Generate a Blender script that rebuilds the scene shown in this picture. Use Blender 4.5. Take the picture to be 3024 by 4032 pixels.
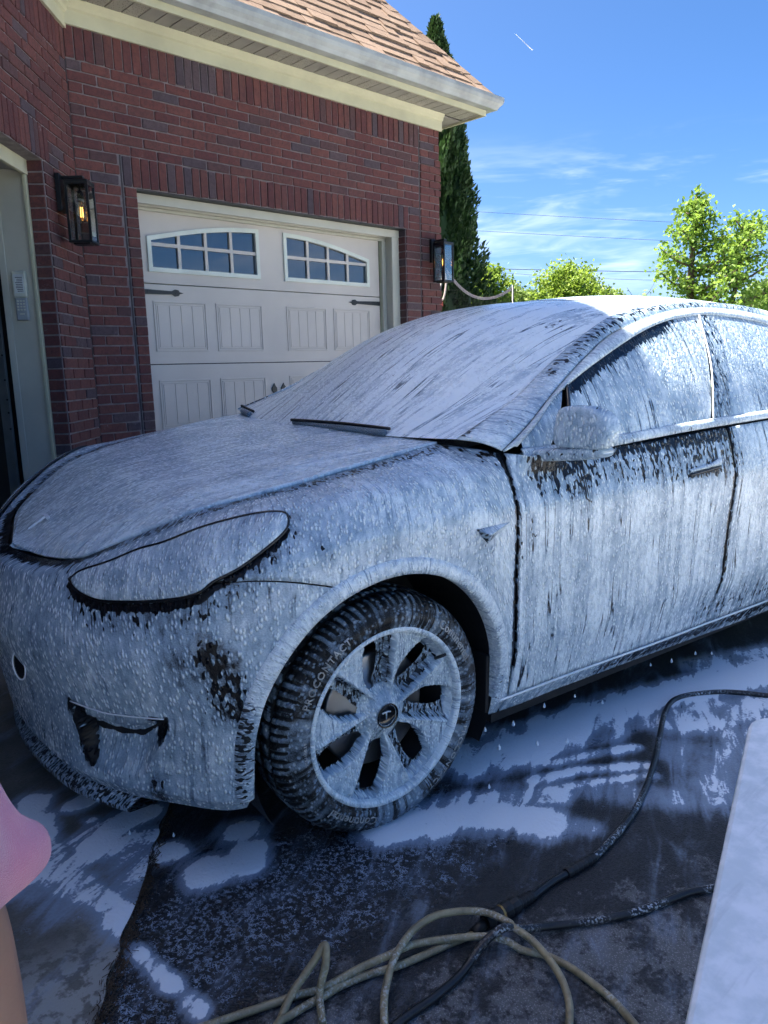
import bpy, bmesh, math, random
import numpy as np
from mathutils import Vector, Matrix

random.seed(7); rng = np.random.default_rng(7)
for o in list(bpy.data.objects): bpy.data.objects.remove(o, do_unlink=True)
scn = bpy.context.scene
COL = scn.collection

# ------------------------------------------------------------------ camera
CAM = Vector((-2.3743, -5.2936, 1.3108))
cF = Vector((0.68549, 0.70447, -0.18389)); cR = Vector((0.71288, -0.70076, -0.02715)); cU = Vector((0.14799, 0.11248, 0.98257))
cam_d = bpy.data.cameras.new('camera'); cam = bpy.data.objects.new('camera', cam_d); COL.objects.link(cam)
m = Matrix.Identity(4)
for i in range(3):
    m[i][0] = cR[i]; m[i][1] = cU[i]; m[i][2] = -cF[i]; m[i][3] = CAM[i]
cam.matrix_world = m
cam_d.sensor_fit = 'VERTICAL'; cam_d.sensor_height = 36.0; cam_d.sensor_width = 27.0
cam_d.lens = 770.13 / 1024 * 36.0
cam_d.clip_start = 0.05; cam_d.clip_end = 6000
scn.camera = cam

# ------------------------------------------------------------------ light
TOSUN = Vector((-0.207, 0.32, 0.80)).normalized()
SUN_EL = math.asin(TOSUN.z); SUN_AZ = math.atan2(TOSUN.x, TOSUN.y)
world = bpy.data.worlds.new('World'); scn.world = world; world.use_nodes = True
sun_d = bpy.data.lights.new('sun', 'SUN'); sun_d.energy = 5.0; sun_d.angle = math.radians(0.55); sun_d.color = (1.0, 0.93, 0.82)
sun = bpy.data.objects.new('sun', sun_d); COL.objects.link(sun)
sun.rotation_euler = TOSUN.to_track_quat('Z', 'Y').to_euler(); sun.location = (0, 0, 30)
scn.view_settings.view_transform = 'Standard'; scn.view_settings.look = 'None'
scn.view_settings.gamma = 1.0; scn.view_settings.use_curve_mapping = False
scn.view_settings.exposure = 2.25
scn.render.engine = 'CYCLES'
scn.cycles.use_denoising = True
scn.cycles.max_bounces = 6; scn.cycles.diffuse_bounces = 2; scn.cycles.glossy_bounces = 2
scn.cycles.use_adaptive_sampling = True; scn.cycles.adaptive_threshold = 0.04
scn.cycles.caustics_reflective = False; scn.cycles.caustics_refractive = False
scn.cycles.transparent_max_bounces = 12; scn.cycles.transmission_bounces = 4
scn.cycles.sample_clamp_indirect = 6.0

# ------------------------------------------------------------------ node helpers
SK = bpy.types.NodeSocket
def nd(nt, typ, ins=None, **props):
    n = nt.nodes.new(typ)
    for k, v in props.items(): setattr(n, k, v)
    for k, v in (ins or {}).items():
        s = n.inputs[k]
        if isinstance(v, SK): nt.links.new(v, s)
        else: s.default_value = v
    return n
def mth(nt, op, a, b=0.0, c=None, clamp=False):
    n = nt.nodes.new('ShaderNodeMath'); n.operation = op; n.use_clamp = clamp
    for i, v in enumerate((a, b) if c is None else (a, b, c)):
        if isinstance(v, SK): nt.links.new(v, n.inputs[i])
        else: n.inputs[i].default_value = v
    return n.outputs[0]
def sms(nt, x, lo, hi, a=0.0, b=1.0):
    return nd(nt, 'ShaderNodeMapRange', {0: x, 1: lo, 2: hi, 3: a, 4: b}, interpolation_type='SMOOTHSTEP').outputs[0]
def mixc(nt, f, a, b):
    n = nt.nodes.new('ShaderNodeMix'); n.data_type = 'RGBA'
    for i, v in ((0, f), (6, a), (7, b)):
        if isinstance(v, SK): nt.links.new(v, n.inputs[i])
        else: n.inputs[i].default_value = (v if i == 0 else (*v[:3], 1))
    return n.outputs[2]
def mixf(nt, f, a, b):
    n = nt.nodes.new('ShaderNodeMix'); n.data_type = 'FLOAT'
    for i, v in ((0, f), (2, a), (3, b)):
        if isinstance(v, SK): nt.links.new(v, n.inputs[i])
        else: n.inputs[i].default_value = v
    return n.outputs[0]
def noise(nt, vec, scale, detail=2.0, rough=0.5, dist=0.0):
    return nd(nt, 'ShaderNodeTexNoise', {'Vector': vec, 'Scale': scale, 'Detail': detail, 'Roughness': rough, 'Distortion': dist}).outputs['Fac']
def voro(nt, vec, scale, feature='F1', out='Distance'):
    return nd(nt, 'ShaderNodeTexVoronoi', {'Vector': vec, 'Scale': scale}, feature=feature).outputs[out]
def mapp(nt, vec, scale=(1, 1, 1), loc=(0, 0, 0), rot=(0, 0, 0)):
    return nd(nt, 'ShaderNodeMapping', {'Vector': vec, 'Scale': scale, 'Location': loc, 'Rotation': rot}).outputs[0]
def bump(nt, h, strength=0.4, dist=0.01):
    return nd(nt, 'ShaderNodeBump', {'Height': h, 'Strength': strength, 'Distance': dist}).outputs[0]
def newmat(name):
    mt = bpy.data.materials.new(name); mt.use_nodes = True
    nt = mt.node_tree; nt.nodes.clear()
    out = nt.nodes.new('ShaderNodeOutputMaterial')
    return mt, nt, out
def princ(nt, out, **k):
    b = nt.nodes.new('ShaderNodeBsdfPrincipled')
    names = {'col': 'Base Color', 'rough': 'Roughness', 'metal': 'Metallic', 'spec': 'Specular IOR Level', 'normal': 'Normal', 'coat': 'Coat Weight',
             'alpha': 'Alpha', 'em': 'Emission Color', 'ems': 'Emission Strength', 'sheen': 'Sheen Weight', 'sss': 'Subsurface Weight', 'trans': 'Transmission Weight', 'coatr': 'Coat Roughness'}
    for kk, v in k.items():
        s = b.inputs[names[kk]]
        if isinstance(v, SK): nt.links.new(v, s)
        elif kk in ('col', 'em'): s.default_value = (*v[:3], 1)
        else: s.default_value = v
    if out is not None: nt.links.new(b.outputs[0], out.inputs[0])
    return b
def objco(nt): return nt.nodes.new('ShaderNodeTexCoord').outputs['Object']
def geopos(nt): return nt.nodes.new('ShaderNodeNewGeometry').outputs['Position']

# ------------------------------------------------------------------ sky
def build_world():
    nt = world.node_tree; nt.nodes.clear()
    out = nt.nodes.new('ShaderNodeOutputWorld')
    sky = nd(nt, 'ShaderNodeTexSky', sky_type='NISHITA')
    sky.sun_disc = False; sky.sun_elevation = SUN_EL; sky.sun_rotation = SUN_AZ
    sky.air_density = 0.52; sky.dust_density = 2.0; sky.ozone_density = 2.2; sky.altitude = 0
    # thin high wisps of cloud, low over the trees
    d = nt.nodes.new('ShaderNodeTexCoord').outputs['Generated']
    sep = nd(nt, 'ShaderNodeSeparateXYZ', {0: d})
    el = sep.outputs[2]
    v = mapp(nt, d, scale=(1.0, 1.0, 4.2), loc=(-1.572, .265, -.780))
    a = noise(nt, v, 3.1, 5.0, 0.62, 0.55)
    f = noise(nt, mapp(nt, d, scale=(1.0, 1.0, 7.0), loc=(-1.572, .265, -.780)), 9.0, 4.0, 0.6, 0.8)
    band = mth(nt, 'MULTIPLY', sms(nt, el, 0.04, 0.12), sms(nt, el, 0.27, 0.18))
    cl = sms(nt, mth(nt, 'ADD', mth(nt, 'MULTIPLY', a, 0.8), mth(nt, 'MULTIPLY', f, 0.3)), 0.50, 0.74)
    cl = mth(nt, 'MULTIPLY', mth(nt, 'MULTIPLY', cl, band), 0.42)
    skyc = nd(nt, 'ShaderNodeHueSaturation', {'Hue': 0.5, 'Saturation': 1.34, 'Value': 1.0, 'Color': sky.outputs[0]}).outputs[0]
    col = mixc(nt, cl, skyc, (6.0, 6.4, 7.0))
    bg = nd(nt, 'ShaderNodeBackground', {'Color': col, 'Strength': 0.070})
    nt.links.new(bg.outputs[0], out.inputs[0])
build_world()

# ------------------------------------------------------------------ object helpers
def tag(o, label=None, cat=None, group=None, kind=None):
    if label: o['label'] = label
    if cat: o['category'] = cat
    if group: o['group'] = group
    if kind: o['kind'] = kind
    return o
def empty(name, loc=(0, 0, 0), mat=None):
    o = bpy.data.objects.new(name, None); COL.objects.link(o); o.empty_display_size = 0.2
    if mat is not None: o.matrix_world = mat
    else: o.location = loc
    return o
def link(name, me, parent=None):
    o = bpy.data.objects.new(name, me); COL.objects.link(o)
    if parent is not None: o.parent = parent
    return o
def mesh(name, v, f, mats, smooth=True, uv=None, attrs=None, mi=None):
    me = bpy.data.meshes.new(name)
    v = np.asarray(v, dtype=float).reshape(-1, 3)
    me.from_pydata(v.tolist(), [], [list(map(int, q)) for q in f])
    for mt in (mats if isinstance(mats, (list, tuple)) else [mats]): me.materials.append(mt)
    if smooth: me.polygons.foreach_set('use_smooth', [True] * len(me.polygons))
    if mi is not None: me.polygons.foreach_set('material_index', mi)
    if uv is not None:
        ul = me.uv_layers.new(name='flow'); uv = np.asarray(uv, dtype=float)
        idx = np.empty(len(me.loops), dtype=np.int32); me.loops.foreach_get('vertex_index', idx)
        ul.data.foreach_set('uv', uv[idx].astype(np.float32).ravel())
    for k, a in (attrs or {}).items():
        at = me.attributes.new(k, 'FLOAT', 'POINT'); at.data.foreach_set('value', np.asarray(a, dtype=np.float32))
    me.update()
    return me
def mob(name, v, f, mats, parent=None, **k): return link(name, mesh(name, v, f, mats, **k), parent)
def gfaces(nu, nv, wrapu=False, flip=False, off=0):
    fs = []
    for i in range(nu if wrapu else nu - 1):
        i2 = (i + 1) % nu
        for j in range(nv - 1):
            q = (i * nv + j + off, i2 * nv + j + off, i2 * nv + j + 1 + off, i * nv + j + 1 + off)
            fs.append(q[::-1] if flip else q)
    return fs
class MB:
    def __init__(s): s.v = []; s.f = []
    def add(s, v, f):
        o = len(s.v); s.v += [tuple(map(float, p)) for p in v]; s.f += [tuple(i + o for i in q) for q in f]; return s
    def box(s, x0, x1, y0, y1, z0, z1, M=None):
        v = [(x0, y0, z0), (x1, y0, z0), (x1, y1, z0), (x0, y1, z0), (x0, y0, z1), (x1, y0, z1), (x1, y1, z1), (x0, y1, z1)]
        if M is not None: v = [M @ Vector(p) for p in v]
        return s.add(v, [(0, 3, 2, 1), (4, 5, 6, 7), (0, 1, 5, 4), (1, 2, 6, 5), (2, 3, 7, 6), (3, 0, 4, 7)])
    def tube(s, pts, r, n=8, caps=True):
        pts = [Vector(p) for p in pts]; N = len(pts); rr = r if hasattr(r, '__len__') else [r] * N
        t0 = (pts[1] - pts[0]).normalized(); up = Vector((0, 0, 1)) if abs(t0.z) < .9 else Vector((1, 0, 0))
        a = t0.cross(up).normalized(); V = []
        for i, p in enumerate(pts):
            t = (pts[min(i + 1, N - 1)] - pts[max(i - 1, 0)]).normalized()
            a = (a - t * a.dot(t)).normalized(); b = t.cross(a)
            V += [p + (a * math.cos(q) + b * math.sin(q)) * rr[i] for q in [2 * math.pi * k / n for k in range(n)]]
        F = [(i * n + k, i * n + (k + 1) % n, (i + 1) * n + (k + 1) % n, (i + 1) * n + k) for i in range(N - 1) for k in range(n)]
        if caps: F += [tuple(range(n))[::-1], tuple((N - 1) * n + k for k in range(n))]
        return s.add(V, F)
    def prism(s, poly, axis_a, axis_b, axis_n, o, h):
        o = Vector(o); A_, B_, N_ = Vector(axis_a), Vector(axis_b), Vector(axis_n); n = len(poly)
        v = [o + A_ * p[0] + B_ * p[1] for p in poly] + [o + A_ * p[0] + B_ * p[1] + N_ * h for p in poly]
        return s.add(v, [tuple(range(n))[::-1], tuple(range(n, 2 * n))] + [(i, (i + 1) % n, n + (i + 1) % n, n + i) for i in range(n)])
    def mesh(s, name, mat, smooth=False): return mesh(name, s.v, s.f, mat, smooth=smooth)
    def ob(s, name, mat, parent=None, smooth=False, bev=0.0):
        o = link(name, s.mesh(name, mat, smooth), parent)
        if bev:
            b = o.modifiers.new('bevel', 'BEVEL'); b.width = bev; b.segments = 2; b.limit_method = 'ANGLE'
        return o
def crspline(P, n):
    P = [np.array(p, float) for p in P]; out = []
    for i in range(len(P) - 1):
        p0 = P[i - 1] if i else 2 * P[0] - P[1]; p3 = P[i + 2] if i + 2 < len(P) else 2 * P[-1] - P[-2]; p1, p2 = P[i], P[i + 1]
        for k in range(n):
            t = k / n
            out.append(.5 * ((2 * p1) + (-p0 + p2) * t + (2 * p0 - 5 * p1 + 4 * p2 - p3) * t * t + (-p0 + 3 * p1 - 3 * p2 + p3) * t ** 3))
    out.append(P[-1]); return out
# ------------------------------------------------------------------ materials
def m_plain(name, col, rough=0.5, metal=0.0, var=0.12, scale=6.0, bumpk=0.0, bscale=60.0, coat=0.0, spec=0.5):
    mt, nt, out = newmat(name); co = objco(nt)
    n = noise(nt, co, scale, 4.0, 0.6)
    f = sms(nt, n, 0.3, 0.7)
    c = mixc(nt, f, tuple(x * (1 - var) for x in col), tuple(min(1, x * (1 + var)) for x in col))
    k = dict(col=c, rough=mixf(nt, noise(nt, co, scale * 5, 2.0), max(0, rough - .1), min(1, rough + .1)), metal=metal, coat=coat, spec=spec)
    if bumpk: k['normal'] = bump(nt, noise(nt, co, bscale, 3.0), bumpk, 0.004)
    princ(nt, out, **k); return mt
def m_foam(name, under, cover=0.0, streak=1.0, ax=1.0, ay=0.4, scale=1.0, lump=1.0, under_rough=0.08, white=0.92):
    """pre-wash foam lying on a dark gloss surface; UV 'flow' is in metres, y runs with the drips; 'bare' = where it has slid off"""
    mt, nt, out = newmat(name)
    uv = nd(nt, 'ShaderNodeUVMap', uv_map='flow').outputs[0]
    bare = nd(nt, 'ShaderNodeAttribute', attribute_name='bare').outputs['Fac']
    def amp(x, k): return mth(nt, 'MULTIPLY', mth(nt, 'SUBTRACT', x, 0.5), k)
    fl = mapp(nt, uv, (ax, ay, 1))
    n1 = noise(nt, uv, 210.0 * scale, 2.0, 0.6)
    n0 = noise(nt, fl, 60.0 * scale, 1.0, 0.5)
    vd = voro(nt, mapp(nt, uv, (ax, max(ay, .55), 1)), 98.0 * scale)
    stk = noise(nt, mapp(nt, uv, (1, 0.04, 1)), 34.0 * scale, 1.0, 0.5)
    pat = noise(nt, uv, 6.0, 3.0, 0.6)
    t = mth(nt, 'ADD', amp(n1, 0.45), amp(n0, 0.62))
    t = mth(nt, 'ADD', t, amp(pat, 0.85))
    t = mth(nt, 'ADD', t, amp(stk, 0.75 * streak))
    run = mth(nt, 'MULTIPLY', sms(nt, mth(nt, 'ABSOLUTE', mth(nt, 'SUBTRACT', stk, 0.42)), 0.030, 0.004), sms(nt, pat, 0.44, 0.62))   # long thin runs where water has cut through
    t = mth(nt, 'SUBTRACT', t, mth(nt, 'MULTIPLY', run, 0.85 * streak))
    drop = sms(nt, vd, 0.50, 0.10)                       # rounded droplets standing proud
    t = mth(nt, 'ADD', t, mth(nt, 'MULTIPLY', drop, 0.40 * lump))
    t = mth(nt, 'ADD', t, 0.70 + cover)
    t = mth(nt, 'SUBTRACT', t, mth(nt, 'MULTIPLY', bare, 0.45))
    fac = mth(nt, 'MULTIPLY', t, 1.0, clamp=True)
    bn = noise(nt, mapp(nt, uv, (1, 0.5, 1)), 75.0 * scale, 1.0, 0.5)
    bs = noise(nt, mapp(nt, uv, (1, 0.08, 1)), 55.0 * scale, 1.0, 0.5)
    b = mth(nt, 'ADD', bare, mth(nt, 'ADD', amp(bn, 1.75), amp(bs, 1.3 * streak)))
    bm = sms(nt, b, 0.66, 0.74)
    fac = mth(nt, 'MULTIPLY', fac, mth(nt, 'SUBTRACT', 1.0, bm), clamp=True)
    # a thin film over black scatters a dim blue-grey; only where it is deep is it white
    thin = mixc(nt, sms(nt, fac, 0.0, 0.55), under, (white * .34, white * .46, white * .58))
    col = mixc(nt, sms(nt, fac, 0.45, 1.0), thin, (white * .89, white, white * 1.05))
    rough = mixf(nt, fac, under_rough, 0.30)
    h = mth(nt, 'ADD', mth(nt, 'MULTIPLY', n0, 0.6), mth(nt, 'ADD', mth(nt, 'MULTIPLY', drop, 0.9 * lump), mth(nt, 'MULTIPLY', n1, 0.35)))
    princ(nt, out, col=col, rough=rough, normal=bump(nt, h, 0.75, 0.006), spec=mixf(nt, fac, 0.22, 0.6), coat=mth(nt, 'MULTIPLY', fac, 0.4), coatr=0.12)
    return mt
M = {}
PAINT = (0.006, 0.007, 0.010); GLASSC = (0.004, 0.010, 0.022)
M['foam_side'] = m_foam('foam_on_black_paint', PAINT, cover=0.04, streak=1.0, ay=0.45)
M['foam_fender'] = m_foam('foam_on_fender', PAINT, cover=-0.02, streak=0.35, ay=0.55, lump=1.25)
M['foam_bump'] = m_foam('foam_on_bumper', PAINT, cover=-0.12, streak=0.4, ay=0.5, lump=1.25)
M['foam_hood'] = m_foam('foam_on_hood', PAINT, cover=0.08, streak=0.35, ay=0.34, lump=1.25)
M['foam_ws'] = m_foam('foam_on_windscreen', GLASSC, cover=0.22, streak=1.0, ay=0.22, lump=0.6)
M['foam_win'] = m_foam('foam_on_side_glass', GLASSC, cover=-0.05, streak=0.7, ay=0.40, lump=1.3)
M['foam_roof'] = m_foam('foam_on_roof_glass', GLASSC, cover=0.15, streak=0.5, ax=0.5, ay=0.5)
M['foam_rail'] = m_foam('foam_on_pillar', PAINT, cover=0.05, streak=0.4, ay=0.55)
M['foam_trim'] = m_foam('foam_on_trim', (0.02, 0.022, 0.025), cover=0.10, streak=0.5, ay=0.5, scale=1.5, under_rough=0.3)
M['foam_light'] = m_foam('foam_on_headlight', (0.03, 0.035, 0.045), cover=-0.04, lump=1.2, streak=0.5, ay=0.5)
M['foam_wheel'] = m_foam('foam_on_wheel', (0.02, 0.021, 0.024), cover=-0.10, streak=0.5, ay=0.6, scale=1.4, lump=1.2, under_rough=0.25)
M['foam_tyre'] = m_foam('foam_on_rubber', (0.012, 0.012, 0.012), cover=-0.48, streak=1.1, ax=0.6, ay=0.25, scale=1.2, under_rough=0.45, white=0.62)
M['black_gloss'] = m_plain('black_gloss', (0.006, 0.007, 0.009), 0.12)
M['black_rubber'] = m_plain('black_rubber', (0.010, 0.010, 0.011), 0.55)
M['under'] = m_plain('underbody_black', (0.006, 0.006, 0.007), 0.8)
M['liner'] = m_plain('wheel_well_liner', (0.012, 0.013, 0.015), 0.6, bumpk=.3)
M['chrome'] = m_plain('satin_black_trim', (0.03, 0.032, 0.036), 0.25)
M['alloy'] = m_plain('brake_metal', (0.25, 0.25, 0.26), 0.4, metal=.9)
M['foam_solid'] = m_plain('white_foam', (0.86, 0.90, 0.94), 0.45, var=.05, bumpk=.2)

def m_brick(name, island):
    mt, nt, out = newmat(name)
    if island: rnd = nt.nodes.new('ShaderNodeNewGeometry').outputs['Random Per Island']
    else: rnd = nt.nodes.new('ShaderNodeObjectInfo').outputs['Random']
    pos = geopos(nt)
    cr = nt.nodes.new('ShaderNodeValToRGB'); cr.color_ramp.interpolation = 'CONSTANT'
    cols = [(0, (.145, .050, .046)), (.16, (.170, .058, .050)), (.34, (.130, .045, .044)), (.50, (.155, .060, .053)), (.64, (.180, .064, .054)), (.80, (.112, .056, .056)), (.88, (.094, .066, .076)), (.95, (.115, .076, .082))]
    while len(cr.color_ramp.elements) < len(cols): cr.color_ramp.elements.new(0.5)
    for e, (p, c) in zip(cr.color_ramp.elements, cols): e.position = p; e.color = (*c, 1)
    nt.links.new(rnd, cr.inputs[0])
    n = noise(nt, pos, 38.0, 5.0, 0.7)
    c = mixc(nt, sms(nt, n, .35, .7), cr.outputs[0], mixc(nt, 0.5, cr.outputs[0], (.052, .029, .033)))
    crack = sms(nt, noise(nt, mapp(nt, pos, (1, 1, .6)), 22.0, 3.0, .6, 1.5), .492, .5)
    crack2 = mth(nt, 'MULTIPLY', crack, sms(nt, noise(nt, mapp(nt, pos, (1, 1, .6)), 22.0, 3.0, .6, 1.5), .508, .5))
    c = mixc(nt, mth(nt, 'MULTIPLY', crack2, .6), c, (.02, .012, .014))
    smear = mth(nt, 'MULTIPLY', sms(nt, noise(nt, pos, 9.0, 6.0, .75), .60, .72), sms(nt, noise(nt, pos, 70.0, 2.0), .42, .6))
    c = mixc(nt, mth(nt, 'MULTIPLY', smear, .55), c, (.30, .25, .25))
    princ(nt, out, col=c, rough=.88, normal=bump(nt, mth(nt, 'ADD', n, mth(nt, 'MULTIPLY', crack2, -.6)), .6, .006), spec=.3)
    return mt
M['brick'] = m_brick('clay_brick', False); M['brick_i'] = m_brick('clay_brick_far', True)
M['mortar'] = m_plain('mortar', (.215, .18, .18), .95, var=.25, scale=14, bumpk=.5, bscale=160)
M['caulk'] = m_plain('joint_sealant', (.045, .035, .038), .7)
M['cream'] = m_plain('cream_trim_paint', (.54, .50, .345), .55, var=.10, scale=2.5, bumpk=.05)
M['jamb'] = m_plain('door_frame_paint', (.54, .51, .43), .55, var=.08, scale=2.0)
M['soffit'] = m_plain('soffit_vinyl', (.30, .275, .24), .6, var=.1, scale=3)
M['gutter'] = m_plain('weathered_gutter', (.33, .335, .33), .45, var=.22, scale=3.5)
M['door'] = m_plain('garage_door_paint', (.64, .56, .495), .6, var=.05, scale=1.5, bumpk=.12, bscale=130)
M['door_white'] = m_plain('window_trim_white', (.74, .74, .64), .5, var=.06)
M['iron'] = m_plain('black_iron', (.014, .015, .017), .45, bumpk=.15)
M['lampblack'] = m_plain('lamp_black', (.006, .007, .009), .4)
M['galv'] = m_plain('galvanised_track', (.22, .24, .25), .45, metal=.7)
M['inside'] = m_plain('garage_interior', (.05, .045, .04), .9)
M['keypad'] = m_plain('keypad_plastic', (.36, .38, .40), .45)
M['keypad_cover'] = m_plain('keypad_cover', (.62, .60, .50), .45)
M['paper'] = m_plain('keypad_label', (.62, .62, .60), .7)
M['inktxt'] = m_plain('label_ink', (.08, .08, .09), .7)
def m_table():
    mt, nt, out = newmat('scuffed_white_plastic'); co = geopos(nt)
    a = noise(nt, mapp(nt, co, (1, 1, 1), rot=(0, 0, .3)), 26.0, 4.0, .65); sc = sms(nt, noise(nt, mapp(nt, co, (.12, 1, 1), rot=(0, 0, .28)), 60.0, 3.0, .6), .56, .70)
    c = mixc(nt, sms(nt, a, .35, .65), (.72, .79, .80), (.90, .94, .95)); c = mixc(nt, mth(nt, 'MULTIPLY', sc, .35), c, (.50, .56, .58))
    princ(nt, out, col=c, rough=.5, normal=bump(nt, a, .15, .004)); return mt
M['table'] = m_table()
M['pole'] = m_plain('dark_pole', (.02, .022, .025), .35)
M['tape'] = m_plain('net_tape', (.55, .45, .42), .8)
M['orange'] = m_plain('orange_clip', (.6, .10, .05), .5)
M['net'] = m_plain('net_cord', (.01, .011, .012), .8)
M['wire'] = m_plain('power_cable', (.03, .045, .06), .6)
def m_hose(name, c, speck, k):
    mt, nt, out = newmat(name); co = geopos(nt)
    a = sms(nt, noise(nt, co, 22.0, 4.0, .7), .35, .7); d = sms(nt, noise(nt, co, 150.0, 2.0), .5, .62)
    b = mixc(nt, a, tuple(x * .62 for x in c), tuple(x * 1.15 for x in c)); f = mth(nt, 'MULTIPLY', mth(nt, 'MULTIPLY', d, sms(nt, noise(nt, co, 7.0, 3.0), .46, .62)), k)
    princ(nt, out, col=mixc(nt, f, b, speck), rough=.34, normal=bump(nt, noise(nt, co, 300.0, 2.0), .25, .002)); return mt
M['hoseblack'] = m_hose('black_hose', (.014, .015, .018), (.60, .64, .68), .75)
M['hosetan'] = m_hose('tan_hose', (.34, .285, .17), (.66, .66, .62), .6)
M['brass'] = m_plain('brass_collar', (.45, .30, .12), .35, metal=.8)
M['bark'] = m_plain('bark', (.10, .07, .05), .9, var=.3, bumpk=.5)
M['litter'] = m_plain('dry_needles', (.075, .048, .028), .9, var=.4, scale=30)
M['roof_far'] = m_plain('far_roof_shingle', (.22, .13, .10), .9, var=.2, scale=3)
M['wall_far'] = m_plain('house_wall', (.30, .24, .2), .9)

def m_glass(name, tint, opac):
    mt, nt, out = newmat(name)
    tr = nd(nt, 'ShaderNodeBsdfTransparent', {0: (*tint, 1)})
    gl = nd(nt, 'ShaderNodeBsdfGlossy', {0: (.9, .95, 1, 1), 1: .02})
    fr = nd(nt, 'ShaderNodeFresnel', {0: 1.5}).outputs[0]
    f = mth(nt, 'ADD', mth(nt, 'MULTIPLY', fr, .45), opac, clamp=True)
    mx = nd(nt, 'ShaderNodeMixShader', {0: f, 1: tr.outputs[0], 2: gl.outputs[0]})
    nt.links.new(mx.outputs[0], out.inputs[0]); return mt
M['lampglass'] = m_glass('lantern_glass', (.86, .87, .84), .03)
M['bulbglass'] = m_glass('bulb_glass', (.95, .9, .8), .04)
def m_pane():
    mt, nt, out = newmat('garage_window_glass')
    wob = bump(nt, noise(nt, objco(nt), 3.0, 1.0), .02, .02)
    princ(nt, out, col=(.025, .035, .05), rough=.03, spec=1.0, coat=.6, coatr=.03, normal=wob); return mt
M['pane'] = m_pane()
def m_emit(name, c, s):
    mt, nt, out = newmat(name)
    nt.links.new(nd(nt, 'ShaderNodeEmission', {0: (*c, 1), 1: s}).outputs[0], out.inputs[0]); return mt
M['filament'] = m_emit('filament', (1.0, .42, .10), 2.5)

def m_vapour():
    mt, nt, out = newmat('ice_trail')
    a = nd(nt, 'ShaderNodeBsdfDiffuse', {0: (.95, .95, .95, 1)}); b = nd(nt, 'ShaderNodeBsdfTranslucent', {0: (.95, .95, .95, 1)}); t = nd(nt, 'ShaderNodeBsdfTransparent')
    m1 = nd(nt, 'ShaderNodeMixShader', {0: .5, 1: a.outputs[0], 2: b.outputs[0]}); m2 = nd(nt, 'ShaderNodeMixShader', {0: .5, 1: m1.outputs[0], 2: t.outputs[0]})
    nt.links.new(m2.outputs[0], out.inputs[0]); return mt
M['vapour'] = m_vapour()
def m_shingle(rndnode):
    mt, nt, out = newmat('asphalt_shingle_' + rndnode)
    if rndnode == 'obj': rnd = nt.nodes.new('ShaderNodeObjectInfo').outputs['Random']
    else: rnd = nt.nodes.new('ShaderNodeNewGeometry').outputs['Random Per Island']
    pos = geopos(nt)
    g = noise(nt, pos, 160.0, 3.0, .8); g2 = noise(nt, pos, 12.0, 3.0, .6)
    c = mixc(nt, rnd, (.20, .142, .106), (.29, .212, .16))
    c = mixc(nt, sms(nt, g, .35, .7), c, mixc(nt, .55, c, (.12, .075, .055)))
    c = mixc(nt, mth(nt, 'MULTIPLY', sms(nt, g2, .5, .7), .35), c, (.34, .25, .195))
    princ(nt, out, col=c, rough=.95, normal=bump(nt, g, .6, .004), spec=.2); return mt
M['shingle'] = m_shingle('obj'); M['shingle_i'] = m_shingle('island')

def m_leaf(name, c0, c1, trans=.35):
    mt, nt, out = newmat(name)
    rnd = nt.nodes.new('ShaderNodeNewGeometry').outputs['Random Per Island']
    big = noise(nt, objco(nt), 1.1, 2.0)
    f = mth(nt, 'ADD', mth(nt, 'MULTIPLY', rnd, .6), mth(nt, 'MULTIPLY', big, .5), clamp=True)
    c = mixc(nt, f, c0, c1)
    d = nd(nt, 'ShaderNodeBsdfPrincipled', {'Base Color': c, 'Roughness': .55, 'Specular IOR Level': .35})
    t = nd(nt, 'ShaderNodeBsdfTranslucent', {0: mixc(nt, .5, c, tuple(x * 1.5 for x in c1))})
    nt.links.new(nd(nt, 'ShaderNodeMixShader', {0: trans, 1: d.outputs[0], 2: t.outputs[0]}).outputs[0], out.inputs[0]); return mt
M['leaf_poplar'] = m_leaf('pale_green_leaf', (.075, .16, .030), (.24, .36, .055), .45)
M['leaf_far'] = m_leaf('far_green_leaf', (.09, .17, .022), (.26, .36, .050), .40)
M['leaf_far2'] = m_leaf('dull_green_leaf', (.07, .13, .032), (.17, .25, .060), .38)
M['leaf_cyp'] = m_leaf('evergreen_spray', (.016, .042, .016), (.045, .10, .024), .15)
M['twig'] = m_plain('bare_twig', (.16, .13, .11), .9)

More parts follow.
